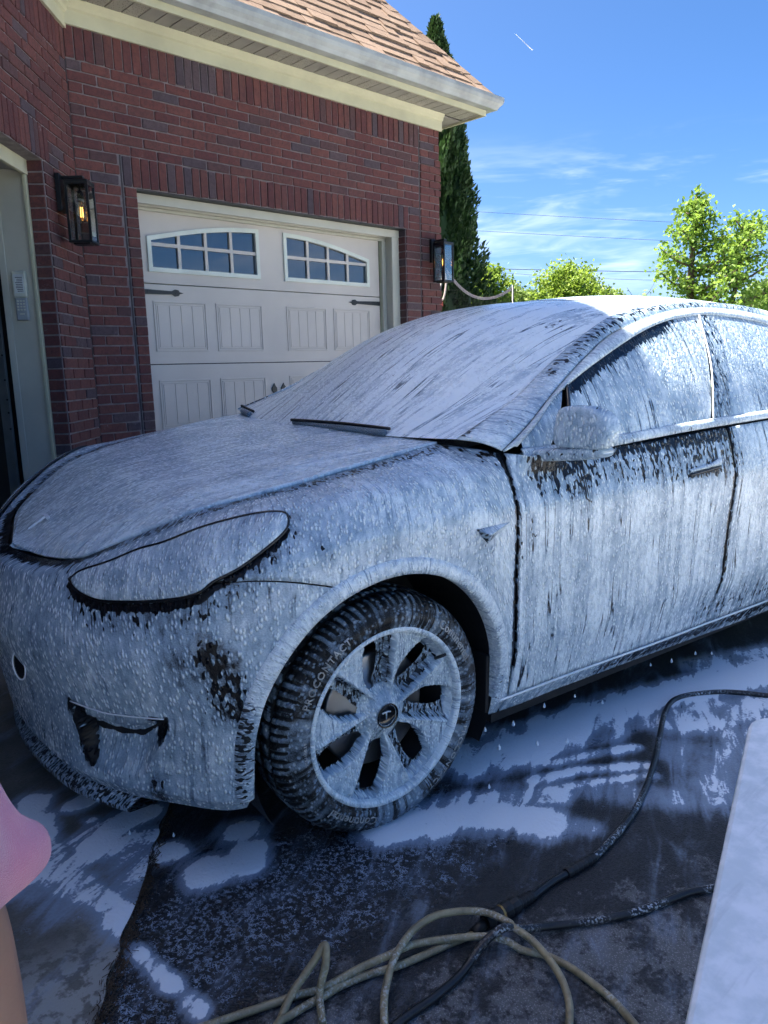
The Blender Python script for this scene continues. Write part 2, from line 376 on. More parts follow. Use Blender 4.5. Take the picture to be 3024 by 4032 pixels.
def m_ground(name, concrete):
    mt, nt, out = newmat(name)
    pos = geopos(nt)
    A_ = lambda n: nd(nt, 'ShaderNodeAttribute', attribute_name=n).outputs['Fac']
    foam, web, dry = A_('foam'), A_('web'), A_('dry')
    sp = mapp(nt, pos, (1, 1, 1), rot=(0, 0, math.radians(-26)))
    st = mapp(nt, sp, (0.22, 1.0, 1.0))
    def amp(x, k): return mth(nt, 'MULTIPLY', mth(nt, 'SUBTRACT', x, 0.5), k)
    agg = voro(nt, pos, 210.0); agg2 = noise(nt, pos, 120.0, 3.0, .7); big = noise(nt, pos, 5.0, 4.0, .6)
    if concrete:
        base = mixc(nt, sms(nt, big, .35, .65), (.12, .115, .10), (.21, .20, .175))
        base = mixc(nt, mth(nt, 'MULTIPLY', sms(nt, agg2, .45, .7), .5), base, (.075, .072, .066))
        base = mixc(nt, mth(nt, 'MULTIPLY', dry, sms(nt, noise(nt, pos, 17.0, 4.0, .7), .44, .54)), base, (.36, .355, .33))
        rough = mixf(nt, big, .30, .5); hb = mth(nt, 'MULTIPLY', agg2, .6)
    else:
        base = mixc(nt, sms(nt, agg2, .35, .7), (.011, .012, .014), (.036, .038, .042))
        dm = mth(nt, 'MULTIPLY', sms(nt, mth(nt, 'ADD', mth(nt, 'MULTIPLY', dry, 1.25), mth(nt, 'ADD', amp(noise(nt, pos, 9.0, 4.0, .65), 2.2), amp(noise(nt, pos, 70.0, 3.0, .7), 1.2))), .42, .75), .8)
        base = mixc(nt, dm, base, mixc(nt, sms(nt, agg, .1, .5), (.34, .345, .35), (.15, .153, .158)))
        rough = mixf(nt, dm, mixf(nt, sms(nt, web, .10, .45), .62, mixf(nt, big, .14, .34)), .75); hb = mth(nt, 'ADD', mth(nt, 'MULTIPLY', agg, .7), mth(nt, 'MULTIPLY', agg2, .6))
    # solid foam
    fn = mth(nt, 'ADD', amp(nd(nt, 'ShaderNodeTexNoise', {'Vector': st, 'Scale': 15.0, 'Detail': 4.0, 'Roughness': .6, 'Distortion': .9}).outputs['Fac'], 1.5), mth(nt, 'ADD', amp(noise(nt, pos, 110.0, 2.0, .6), .30), amp(noise(nt, pos, 7.0, 2.0), .5)))
    fx = mth(nt, 'ADD', foam, fn)
    fm = mth(nt, 'MAXIMUM', sms(nt, fx, .56, .76), mth(nt, 'MULTIPLY', sms(nt, fx, -.15, .75), .40))
    # lace of bubbles left between the stones
    ve = voro(nt, nd(nt, 'ShaderNodeVectorMath', {0: pos, 1: nd(nt, 'ShaderNodeVectorMath', {0: nd(nt, 'ShaderNodeTexNoise', {'Vector': pos, 'Scale': 60.0}).outputs['Color'], 'Scale': .035}, operation='SCALE').outputs[0]}, operation='ADD').outputs[0], 120.0, 'DISTANCE_TO_EDGE')
    line = mth(nt, 'MULTIPLY', sms(nt, ve, .17, .03), sms(nt, noise(nt, pos, 75.0, 1.0), .44, .56))
    wm = mth(nt, 'MULTIPLY', line, sms(nt, mth(nt, 'ADD', web, amp(noise(nt, pos, 14.0, 4.0, .7), 1.8)), .25, .9))
    spk = mth(nt, 'MULTIPLY', sms(nt, voro(nt, pos, 130.0), .22, .10), sms(nt, mth(nt, 'ADD', web, amp(noise(nt, pos, 24.0, 2.0), 1.6)), .45, .8))
    fa = mth(nt, 'MAXIMUM', fm, mth(nt, 'MULTIPLY', mth(nt, 'MAXIMUM', wm, spk), .50))
    col = mixc(nt, sms(nt, fa, .35, 1.0), mixc(nt, sms(nt, fa, 0.0, .5), base, (.30, .38, .50)), (.88, .93, .98))
    pit = sms(nt, voro(nt, pos, 70.0), .20, .06)
    rg = mixf(nt, fa, rough, .4)
    h = mth(nt, 'ADD', mth(nt, 'MULTIPLY', hb, mth(nt, 'SUBTRACT', 1.0, fm)), mth(nt, 'ADD', mth(nt, 'MULTIPLY', fa, .9), mth(nt, 'MULTIPLY', mth(nt, 'SUBTRACT', noise(nt, pos, 90.0, 2.0), mth(nt, 'MULTIPLY', pit, .8)), mth(nt, 'MULTIPLY', fm, .7))))
    princ(nt, out, col=col, rough=rg, normal=bump(nt, h, .65, .006), spec=.5); return mt
M['asphalt'] = m_ground('wet_asphalt', False); M['concrete'] = m_ground('wet_concrete', True)
M['bounce_ground'] = m_plain('pale_bounce_ground', (.37, .38, .39), .9, var=.12, scale=.8, bumpk=.2)  # for the added out-of-view ground that reflects sunlight back
M['siding'] = m_plain('pale_siding', (.68, .66, .60), .8, var=.08, scale=.5)
def m_grass():
    mt, nt, out = newmat('lawn'); pos = geopos(nt)
    c = mixc(nt, noise(nt, pos, .6, 5.0, .7), (.03, .06, .012), (.09, .13, .03))
    princ(nt, out, col=c, rough=.9, normal=bump(nt, noise(nt, pos, 30.0, 3.0), .5, .05)); return mt
M['grass'] = m_grass()
def m_cloth():
    mt, nt, out = newmat('pink_cotton'); co = objco(nt)
    n = noise(nt, co, 9.0, 3.0)
    c = mixc(nt, n, (.46, .17, .26), (.58, .24, .33))
    princ(nt, out, col=c, rough=.9, sheen=.4, normal=bump(nt, mth(nt, 'ADD', mth(nt, 'MULTIPLY', noise(nt, mapp(nt, co, (1, 1, .35)), 16.0, 2.0), 2.0), mth(nt, 'MULTIPLY', noise(nt, co, 900.0, 1.0), .15)), .55, .02)); return mt
M['pink'] = m_cloth()
def m_skin():
    mt, nt, out = newmat('skin'); co = objco(nt)
    c = mixc(nt, noise(nt, co, 8.0, 4.0), (.26, .14, .10), (.33, .19, .135))
    princ(nt, out, col=c, rough=.5, sss=.08, normal=bump(nt, noise(nt, co, 220.0), .1, .003)); return mt
M['skin'] = m_skin()
M['hair'] = m_plain('brown_hair', (.05, .03, .02), .5, var=.3, scale=30, bumpk=.4)
M['denim'] = m_plain('dark_shorts', (.03, .035, .05), .85, bumpk=.3)
M['sole'] = m_plain('shoe_grey', (.25, .25, .26), .7)
M['eye'] = m_plain('eye', (.05, .03, .02), .2)
M['lip'] = m_plain('lip', (.36, .13, .12), .5)
# ------------------------------------------------------------------ ground
AX_A = Vector((0.990268, -0.139173, 0.0)); AX_B = Vector((-0.139088, -0.989665, -0.034899)); AX_Z = Vector((-0.004857, -0.034560, 0.999391))
CAR_O = Vector((-0.831775, -2.909201, 0.032841))
def gnd(s, l, z=0.0): return CAR_O + AX_A * s + AX_B * l + AX_Z * z
def g2(P):
    P = np.asarray(P, float); A_ = np.array(AX_A); B_ = np.array(AX_B); Z_ = np.array(AX_Z)
    return np.array(CAR_O) + P[:, :1] * A_ + P[:, 1:2] * B_ + P[:, 2:3] * Z_
# foam lying on the ground: strokes (polyline in s,l), half-width, strength
FOAM = [
 ([(.43,.80),(.576,.845),(.788,.866),(1.048,.865),(1.286,.90),(1.523,.951),(1.776,1.0),(2.2,1.09)], .085, 1.0), ([(.60,.74),(.868,.79),(1.231,.83),(1.603,.90),(2.0,.97)], .05, .80),
 ([(-.02,.945),(.075,.975),(.207,1.025),(.30,1.10),(.372,1.19)], .062, 1.05), ([(.12,.93),(.247,.98),(.368,1.05),(.50,1.118)], .05, .75), ([(-.05,.98),(.15,1.06),(.34,1.17),(.45,1.28)], .035, .62),
 ([(.50,1.02),(.672,1.066),(.877,1.186)], .022, .8), ([(.574,1.11),(.677,1.155),(.841,1.229)], .018, .75), ([(.62,.98),(.80,1.03),(.95,1.09)], .02, .72), ([(.40,1.02),(.60,1.16),(.80,1.36),(.95,1.5)], .05, .50),
 ([(.62,.92),(.9,.97),(1.2,1.01)], .035, .6), ([(1.221,1.06),(1.425,1.13),(1.62,1.22)], .10, .72), ([(1.063,1.27),(1.134,1.36),(.95,1.42)], .11, .62), ([(1.731,.82),(1.985,.888),(2.2,.95)], .06, .66), ([(1.3,1.35),(1.5,1.5)], .15, .6),
 ([(-.368,.695),(-.345,.70)], .045, .92), ([(-.377,.79),(-.39,.81),(-.405,.835)], .045, 1.05), ([(-.515,.80),(-.49,.81)], .05, 1.0), ([(-.58,.645),(-.555,.66)], .035, 1.0)]
FOAMC = [
 ([(-.714,.292),(-.66,.28),(-.609,.264)], .032, .95), ([(-.735,.495),(-.68,.47),(-.629,.457),(-.545,.45)], .045, .92),
 ([(-.804,.194),(-.836,.445),(-.811,.607),(-.765,.77),(-.727,.895),(-.71,.93)], .042, .85), ([(-.86,.56),(-.76,.563),(-.66,.567),(-.572,.567)], .035, .85), ([(-.869,.563),(-.788,.732)], .04, .72),
 ([(-.62,.60),(-.64,.66),(-.70,.74)], .07, .60), ([(-.93,.45),(-.90,.60)], .05, .55), ([(-.70,.385),(-.69,.395)], .02, .8), ([(-.78,.66),(-.86,.72)], .05, .5)]
FOAM2 = [([(-.756,.946),(-.734,1.064),(-.705,1.20)], .020, .78)]
def paint(P, items, soft=1.5):
    out = np.zeros(len(P))
    for pl, r, st in items:
        d = np.full(len(P), 99.0)
        for a, b in zip(pl[:-1], pl[1:]):
            a, b = np.array(a), np.array(b); ab = b - a; t = np.clip(((P[:, :2] - a) @ ab) / (ab @ ab + 1e-9), 0, 1); d = np.minimum(d, np.linalg.norm(P[:, :2] - (a + t[:, None] * ab), axis=1))
        out = np.maximum(out, st * np.clip(soft - d / r * .75, 0, 1))
    return out
def axis_pts(lo, a, b, hi, fine, coarse):
    return np.concatenate([np.arange(lo, a, coarse), np.arange(a, b, fine), np.arange(b, hi + coarse, coarse)])
def gridmesh(name, X, Y, fn, mat, at):
    XX, YY = np.meshgrid(X, Y, indexing='ij'); P = np.stack([XX.ravel(), YY.ravel()], 1); Q = fn(P)
    att = at(Q); h = att.pop('h'); W_ = g2(np.column_stack([Q, h]))
    return mob(name, W_, gfaces(len(X), len(Y), flip=True), mat, attrs=att)
def at_asph(Q):
    f = np.maximum(paint(Q, FOAM), paint(Q, FOAM2)); w = np.clip(.95 - np.abs(Q[:, 1] - 1.02) / .45, 0, .75) * np.clip((.55 - Q[:, 0]) / .5, 0, 1)
    w = np.maximum(w, np.clip(.9 - np.hypot(Q[:, 0] + .5, (Q[:, 1] - .88)) / .35, 0, .75)); w = np.maximum(w, .30 * np.clip((Q[:, 1] - .9) / .2, 0, 1)); w = np.maximum(w, f * .8)
    w *= np.clip((1.75 - Q[:, 1]) / .5, 0.15, 1)
    d = .50 * np.clip((Q[:, 1] - 1.28 - .25 * np.clip(Q[:, 0], -1, 1.5)) / .25, 0, 1)
    return dict(foam=f, web=w, dry=d, h=.006 * np.clip(f, 0, 1))
drv = gridmesh('driveway', axis_pts(-7, -1.2, 2.5, 4.4, .014, .25), axis_pts(-3.6, .1, 2.1, 2.5, .014, .22), lambda P: P, M['asphalt'], at_asph)
tag(drv, kind='structure')
sdir = np.array([-.533, .846]); snrm = np.array([-.846, -.533]); S0 = np.array([-.549, .558])
def at_conc(Q):
    f = paint(Q, FOAMC); w = np.maximum(.25 + 0 * f, f * .9); w = np.maximum(w, np.clip(.8 - np.hypot(Q[:, 0] + .76, Q[:, 1] - .74) / .28, 0, .8)); w *= np.clip((1.02 - Q[:, 1]) / .15, .25, 1)
    d = np.clip((Q[:, 1] - .80) / .15, 0, 1)
    return dict(foam=f, web=w, dry=d, h=.010 + .005 * np.clip(f, 0, 1))
apr = gridmesh('concrete_apron', axis_pts(-3.4, -.5, 1.4, 4.2, .014, .2), np.concatenate([[0.0], axis_pts(.006, .01, .7, 2.0, .014, .15)]), lambda P: S0 + P[:, :1] * sdir + P[:, 1:2] * snrm + np.stack([.006 * np.sin(P[:, 0] * 31 + 2 * np.sin(P[:, 0] * 13)) * (P[:, 1] < .003), 0 * P[:, 0]], 1), M['concrete'], at_conc)
tag(apr, kind='structure')
ed = MB(); aa = np.linspace(-3.4, 4.2, 200); V = []
for a in aa:
    p = S0 + a * sdir; V += [gnd(p[0], p[1], .010), gnd(p[0] + .004, p[1], -.02)]
ed.add(V, gfaces(200, 2)); e_ = ed.ob('apron_edge', M['concrete']); tag(e_, kind='structure')
lw = MB(); lw.box(-260, 260, -260, 260, -.9, -.55); l_ = lw.ob('lawn', M['grass']); tag(l_, kind='structure')
# unseen pale ground added beyond the wet asphalt to bounce sunlight into the shade
for nm, (s0, s1, l0, l1) in (('bounce_ground_near', (-30, 40, 2.75, 18)), ('bounce_ground_end', (4.6, 24, -3.6, 2.7))):
    b = MB(); b.add([gnd(s0, l0, -.03), gnd(s1, l0, -.03), gnd(s1, l1, -.03), gnd(s0, l1, -.03)], [(3, 2, 1, 0)]); tag(b.ob(nm, M['bounce_ground']), kind='structure')
# dead needles and grit caught in the joint between concrete and asphalt
def litter():
    b = MB()
    for i in range(1500):
        a = random.uniform(-.15, .95); w = random.gauss(.008, .010 + .008 * max(0, a - .2)); p = S0 + a * sdir - snrm * w; an = random.gauss(math.atan2(sdir[1], sdir[0]), .6); L_ = random.uniform(.006, .030); t = random.uniform(.0006, .0013)
        if random.random() > .35 + .65 * min(1, max(0, (a - .05) / .15)): continue
        h = random.uniform(.002, .012); d = np.array([math.cos(an), math.sin(an)]) * L_ / 2; n = np.array([-d[1], d[0]]) / (L_ / 2) * t
        tz = random.uniform(-.004, .006)
        b.add([gnd(*(p - d - n), h), gnd(*(p - d + n), h), gnd(*(p + d + n), h + tz), gnd(*(p + d - n), h + tz), gnd(*p, h + .0016)], [(0, 1, 4), (1, 2, 4), (2, 3, 4), (3, 0, 4)])
    o = b.ob('needle_litter', M['litter']); tag(o, 'brown dead needles caught in the joint between concrete and asphalt', 'litter', kind='stuff')
litter()
# ------------------------------------------------------------------ the house: garage front (plane y = 0) and the wing standing at an angle to it
H = 2.5993; CRS = .203 / 3; XL, XR, XW = .434, 3.162, 3.650; WA = .8345
HOUSE = empty('brick_house'); tag(HOUSE, 'two-storey red brick house with attached garage, its wing angled forward on the left', 'house')
U_ = Vector((math.cos(WA), math.sin(WA), 0)); N_W = Vector((math.sin(WA), -math.cos(WA), 0))
def MW(t, d, z):  # wing coordinates: t from the inner corner towards the camera, d out of the wall
    return -U_ * t + N_W * d + Vector((0, 0, z))
WINGM = Matrix.Identity(4)
for i in range(3): WINGM[i][0] = -U_[i]; WINGM[i][1] = -N_W[i]; WINGM[i][2] = (0, 0, 1)[i]
GARM = Matrix.Identity(4)
ZT = H + 14 * CRS   # underside of frieze
# backing walls with the mortar face
gw_ = MB()
gw_.box(-.3, XL, .0, .30, -.3, H); gw_.box(XR, XW, .0, .30, -.3, H); gw_.box(-.3, XW, .0, .30, H, ZT + .25)
gw_.box(XW - .30, XW, .30, 6.5, -.3, ZT + .2); gw_.box(-.3, XW - .3, 6.2, 6.5, -.3, ZT + .2)
GWALL = gw_.ob('garage_wall', M['mortar'], HOUSE)
TA, TB, HW = .565, 3.30, H - .02
ww = MB(); wM = WINGM
ww.box(-.0, TA, .0, .28, -.3, HW, wM); ww.box(TB, 6.2, .0, .28, -.3, HW, wM); ww.box(0, 6.2, .0, .28, HW, 6.75, wM)
ww.box(6.0, 6.2, .28, 7.0, -.3, 6.75, wM); ww.box(0, .25, .28, 7.0, ZT - .2, 6.75, wM)
WWALL = ww.ob('wing_wall', M['mortar'], HOUSE)
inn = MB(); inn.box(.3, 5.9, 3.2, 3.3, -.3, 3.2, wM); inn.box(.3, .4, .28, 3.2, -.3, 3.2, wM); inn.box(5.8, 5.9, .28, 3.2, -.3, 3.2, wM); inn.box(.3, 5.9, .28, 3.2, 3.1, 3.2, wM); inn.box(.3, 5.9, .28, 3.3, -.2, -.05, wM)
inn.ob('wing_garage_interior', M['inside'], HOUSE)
# ---- bricks
def unit_brick(seed):
    r = random.Random(seed); bm = bmesh.new(); bmesh.ops.create_cube(bm, size=1.0)
    bmesh.ops.bevel(bm, geom=list(bm.edges), offset=.045, segments=1, affect='EDGES')
    for v in bm.verts:
        v.co += Vector((r.uniform(-.012, .012), r.uniform(-.02, .02), r.uniform(-.03, .03)))
    me = bpy.data.meshes.new('brick'); bm.to_mesh(me); bm.free(); me.materials.append(M['brick']); return me
UB = [unit_brick(i) for i in range(8)]
LIST = []   # (frame, x0, x1, z0, z1, y_front, depth, parent)
J = .0095
def lay_row(fr, x0, x1, z0, off, prow, y=-.007):
    L_ = .203; x = x0 - off
    while x < x1 - .02:
        a, b = max(x, x0), min(x + L_, x1)
        if b - a > .035: LIST.append((fr, a + J / 2, b - J / 2, z0 + J / 2, z0 + CRS - J / 2, y - random.uniform(0, .004), .05, prow))
        x += L_
def soldiers(fr, x0, x1, z0, prow):
    n = max(1, round((x1 - x0) / CRS)); w = (x1 - x0) / n
    for i in range(n): LIST.append((fr, x0 + i * w + J / 2, x0 + (i + 1) * w - J / 2, z0 + J / 2, z0 + .203 - J / 2, -.008 - random.uniform(0, .004), .05, prow))
JL, JR = .325, 3.365
for k in range(-36, 14):
    z0 = H + k * CRS; off = (0 if k % 2 else .1015)
    if k < 0:
        lay_row(GARM, 0.004, JL - .006, z0, off, GWALL); lay_row(GARM, JL + .012, XL, z0, 0, GWALL, -.010)
        lay_row(GARM, XR, JR - .008, z0, .0, GWALL)
    elif k < 3:
        lay_row(GARM, 0.004, JL - .006, z0, off, GWALL); lay_row(GARM, XR + .045, JR - .008, z0, .05, GWALL)
    elif k < 11: lay_row(GARM, 0.004, JR - .008, z0, off, GWALL)
    q = ((k + 40) % 9) < 5
    lay_row(GARM, JR + .006, XW + (.014 if q else .0), z0, 0 if k % 2 else .08, GWALL, -.007 - (.006 if q else 0))
    # reveals of the garage opening (face x = XR, looking towards -x)
soldiers(GARM, JL + .012, XR + .04, H, GWALL); soldiers(GARM, .004, JR - .008, H + 11 * CRS, GWALL)
REV = Matrix.Identity(4)   # reveal on the right jamb: local x -> world y
REV[0][0] = 0; REV[1][0] = 1; REV[0][1] = 1; REV[1][1] = 0; REV[0][3] = XR
for k in range(-36, 0): lay_row(REV, .0, .10, H + k * CRS, 0, GWALL, -.004)
WB_ = HW
for k in range(-36, 14):
    z0 = WB_ + k * CRS; off = (0 if k % 2 else .1015)
    if k < 0:
        lay_row(WINGM, .004, TA, z0, off, WWALL); lay_row(WINGM, TB, 4.2, z0, off, WWALL)
    elif k < 3: lay_row(WINGM, .004, TA - .10, z0, off, WWALL); lay_row(WINGM, TB + .10, 4.2, z0, off, WWALL)
    elif k < 11: lay_row(WINGM, .004, 4.2, z0, off, WWALL)
soldiers(WINGM, TA - .10, TB + .10, WB_, WWALL); soldiers(WINGM, .004, 4.2, WB_ + 11 * CRS, WWALL)
WREV = WINGM @ Matrix(((0, -1, 0, TA), (1, 0, 0, 0), (0, 0, 1, 0), (0, 0, 0, 1)))   # local x -> into the wall, local -y -> t+
for k in range(-36, 0): lay_row(WREV, .0, .10, WB_ + k * CRS, 0, WWALL, -.004)
def cam_px(P):
    v = P - CAM; d = v.dot(cF)
    if d < .1: return (-9e9, 0, d)
    return 384 + 770.13 * v.dot(cR) / d, 512 - 770.13 * v.dot(cU) / d, d
rows_ = []
for it in LIST:
    fr, x0, x1, z0, z1, y, dp, par = it; c = fr @ Vector(((x0 + x1) / 2, y, (z0 + z1) / 2)); px, py, d = cam_px(c)
    vis = -15 < px < 783 and -15 < py < 520
    size = (x1 - x0) * (z1 - z0) / max(d, .1) ** 2
    rows_.append((0 if vis else 1, -size, it))
rows_.sort(key=lambda r: (r[0], r[1]))
cnt = {GWALL.name: 0, WWALL.name: 0}; rest = {GWALL.name: MB(), WWALL.name: MB()}
for vis, sz, it in rows_:
    fr, x0, x1, z0, z1, y, dp, par = it
    if vis == 0 and sum(cnt.values()) < 300:
        cnt[par.name] += 1
        o = link('brick', random.choice(UB), par); o.matrix_local = fr @ Matrix.Translation(((x0 + x1) / 2, y + dp / 2, (z0 + z1) / 2)) @ Matrix.Diagonal((x1 - x0, dp, z1 - z0, 1))
    else: 
        ub = random.choice(UB); mt4 = fr @ Matrix.Translation(((x0 + x1) / 2, y + dp / 2, (z0 + z1) / 2)) @ Matrix.Diagonal((x1 - x0, dp, z1 - z0, 1))
        rest[par.name].add([mt4 @ v.co for v in ub.vertices], [tuple(p.vertices) for p in ub.polygons])
for par in (GWALL, WWALL):
    o = rest[par.name].ob('bricks', M['brick_i'], par); tag(o, kind='stuff')
cj = MB(); cj.box(JL - .002, JL + .008, -.003, .02, 0, H + 3 * CRS); cj.ob('control_joint', M['caulk'], GWALL)
cj = MB(); cj.box(JR - .004, JR + .003, -.003, .02, 0, H + 13.5 * CRS); cj.ob('control_joint', M['caulk'], GWALL)
cj = MB(); cj.tube([(0.003, -.006, 0), (0.003, -.006, ZT)], .004, 6); cj.ob('corner_joint', M['caulk'], GWALL)
lt = MB(); lt.box(XL - .1, XR + .1, .002, .11, H - .006, H + .004); lt.ob('steel_lintel', M['iron'], GWALL)
# ---- frieze, soffit, fascia, gutter
fz = MB()
pro = [(0, 0), (-.020, 0), (-.020, .085), (-.034, .095), (-.040, .115), (-.058, .140), (-.058, .158), (0, .158)]
fz.prism([(y, z) for y, z in pro], (0, 1, 0), (0, 0, 1), (1, 0, 0), (-.02, -.008, ZT - .005), XW + .045)
fz.ob('frieze_board', M['cream'], HOUSE)
fz = MB(); fz.add([WINGM @ Vector((x, y - .008, z + ZT - .03)) for x in (-.02, 6.2) for y, z in pro], [tuple(range(8)), tuple(range(15, 7, -1))] + [(i, (i + 1) % 8, 8 + (i + 1) % 8, 8 + i) for i in range(8)])
fz.ob('wing_frieze_board', M['cream'], HOUSE)
ZS = ZT + .142; YF = -.30; XE = 3.975
def m_soffv():
    mt, nt, out = newmat('soffit_vented'); co = geopos(nt)
    d = sms(nt, voro(nt, mapp(nt, co, (1, .55, 1)), 95.0), .30, .18)
    princ(nt, out, col=mixc(nt, d, (.34, .31, .26), (.10, .09, .075)), rough=.65); return mt
M['soffit_v'] = m_soffv()
sb = MB(); sb.box(-.2, XE, YF, .02, ZS + .022, ZS + .03); sb.ob('soffit_backing', M['caulk'], HOUSE)
x = -.2; i = 0
while x < XE:
    b = MB(); x1 = min(x + .118, XE); b.box(x + .003, x1 - .003, YF + .004, -.045, ZS, ZS + .014)
    b.box(x1 - .005, x1 + .004, YF + .004, -.045, ZS + .010, ZS + .018)
    b.ob('soffit_board', M['soffit_v'] if (i // 3) % 2 else M['soffit'], HOUSE, bev=.003); x += .118; i += 1
b = MB(); b.box(XW + .05, XE, .0, 6.4, ZS, ZS + .014); b.ob('soffit_board', M['soffit'], HOUSE)
fa = MB(); fa.box(-.3, XE + .015, YF - .018, YF, ZS - .018, ZS + .135); fa.box(XE - .003, XE + .015, YF, 6.4, ZS - .018, ZS + .135); fa.ob('fascia_board', M['cream'], HOUSE)
gp = [(0, .105), (0, 0), (-.075, 0), (-.090, .028), (-.112, .050), (-.122, .078), (-.122, .112), (-.112, .112), (-.112, .100), (-.006, .100)]
gut = MB(); V = []; YG = YF - .020; ZG = ZS + .030; XG = XE + .018
for x, f in ((-.1, 0), (XG, 1)):
    for y, z in gp: V.append((x - f * y, YG + y, ZG + z))
gut.add(V, [tuple(range(10, 20))] + [(i, (i + 1) % 10, 10 + (i + 1) % 10, 10 + i) for i in range(9)])
V = []
for y_, f in ((YG, 1), (6.4, 0)):
    for y, z in gp: V.append((XG - y, y_ + f * y, ZG + z))
gut.add(V, [(i, 10 + i, 10 + (i + 1) % 10, (i + 1) % 10) for i in range(9)])
gut.ob('gutter', M['gutter'], HOUSE, bev=.002)
# ---- garage roof: hip, tan(pitch) 1.17
TP = 1.17; YE = YG - .045; ZE = ZG + .108; XH = XE + .05   # eave line and hip corner
RL = math.sqrt(1 + TP * TP); slope_v = Vector((0, 1 / RL, TP / RL)); slope_n = Vector((0, -TP / RL, 1 / RL))
rf = MB(); d = 3.6
rf.add([(-1.2, YE, ZE - .02), (XH, YE, ZE - .02), (XH - d, YE + d, ZE - .02 + d * TP), (-1.2, YE + d, ZE - .02 + d * TP)], [(0, 1, 2, 3)])
rf.add([(XH, YE, ZE - .02), (XH, 7, ZE - .02), (XH - d, 7, ZE - .02 + d * TP), (XH - d, YE + d, ZE - .02 + d * TP)], [(0, 1, 2, 3)])
rf.add([(-1.2, YE, ZE - .03), (XH, YE, ZE - .03), (XH, 7, ZE - .03), (-1.2, 7, ZE - .03)], [(3, 2, 1, 0)])
ROOF = rf.ob('garage_roof', M['shingle_i'], HOUSE)
EXP, TW = .122, .26
def shingle(xa, xb, w0, th=.011, lift=0.0):
    """one tab: from x xa..xb, lower edge at slope distance w0; clipped by the hip"""
    hipx = lambda w: XH - w / RL
    poly = [(xa, w0), (xb, w0), (xb, w0 + EXP * 1.55), (xa, w0 + EXP * 1.55)]
    out = []
    for i in range(4):
        p, q = poly[i], poly[(i + 1) % 4]; fp, fq = hipx(p[1]) - p[0], hipx(q[1]) - q[0]
        if fp >= 0: out.append(p)
        if fp * fq < 0: t = fp / (fp - fq); out.append((p[0] + (q[0] - p[0]) * t, p[1] + (q[1] - p[1]) * t))
    return out
nsh = 0; far_sh = MB()
def sh_verts(poly, th):
    V = []
    for j in (0, 1):
        for x, w in poly:
            k = (w - poly[0][1]) / (EXP * 1.55); h = (.016 * (1 - k) - .006 + (th if j else 0))
            V.append(Vector((x, YE, ZE)) + slope_v * w + slope_n * h)
    return V
for r in range(0, 24):
    w0 = r * EXP - .01; x = -.9 + (r * .137) % TW
    while x < XH:
        wv = TW * random.choice((.55, .8, 1.0, 1.0)); poly = shingle(x + .002, x + wv - .002, w0)
        th = random.choice((.012, .016, .024))
        if len(poly) >= 3:
            n = len(poly); V = sh_verts(poly, th); F = [tuple(range(n))[::-1], tuple(range(n, 2 * n))] + [(i, (i + 1) % n, n + (i + 1) % n, n + i) for i in range(n)]
            px, py, dd = cam_px(V[0])
            if -20 < px < 700 and -30 < py < 130 and nsh < 298:
                MB().add(V, F).ob('shingle', M['shingle'], ROOF); nsh += 1
            else: far_sh.add(V, F)
        x += wv
for i in range(16):   # caps along the hip
    w0 = i * EXP; p = Vector((XH, YE, ZE)) + Vector((-1, 1, TP)).normalized() * (w0 / RL * math.sqrt(2 + TP * TP))
    hd = Vector((-1, 1, TP)).normalized(); a = slope_v.cross(slope_n); 
    V = []; 
    for h in (.008, .019):
        for q in (p, p + hd * .24):
            k = .006 if q is p else -.004
            V += [q + Vector((-.11, 0, 0)) + slope_n * (h + k), q + Vector((.012, -.012, .012)) + Vector((0, 0, h + k)), q + Vector((.0, .11, 0)) + Vector((TP / RL, 0, 1 / RL)) * (h + k)]
    F = [(0, 1, 4, 3), (1, 2, 5, 4), (6, 9, 10, 7), (7, 10, 11, 8), (0, 6, 7, 1), (1, 7, 8, 2), (0, 3, 9, 6), (2, 8, 11, 5), (3, 4, 10, 9), (4, 5, 11, 10)]
    far_sh.add(V, F)
tag(far_sh.ob('shingles', M['shingle_i'], ROOF), kind='stuff')
# ---- upper storey and roof of the wing (its eave throws the shade over the driveway)
up = MB(); EV = 7.0
up.add([WINGM @ Vector(p) for p in ((-.35, -.16, EV), (6.6, -.16, EV), (6.6, 7.4, EV), (-.35, 7.4, EV), (-.35, -.16, EV + .18), (6.6, -.16, EV + .18), (6.6, 7.4, EV + .18), (-.35, 7.4, EV + .18))], [(0, 3, 2, 1), (0, 1, 5, 4), (1, 2, 6, 5), (2, 3, 7, 6), (3, 0, 4, 7)])
up.ob('wing_eave', M['cream'], HOUSE)
up = MB(); up.add([WINGM @ Vector(p) for p in ((-.38, -.19, EV + .18), (6.65, -.19, EV + .18), (6.65, 7.45, EV + .18), (-.38, 7.45, EV + .18), (2.2, 3.4, EV + 2.6), (4.2, 3.4, EV + 2.6))], [(0, 1, 5, 4), (1, 2, 5), (2, 3, 4, 5), (3, 0, 4)]); up.ob('wing_roof', M['shingle_i'], HOUSE)
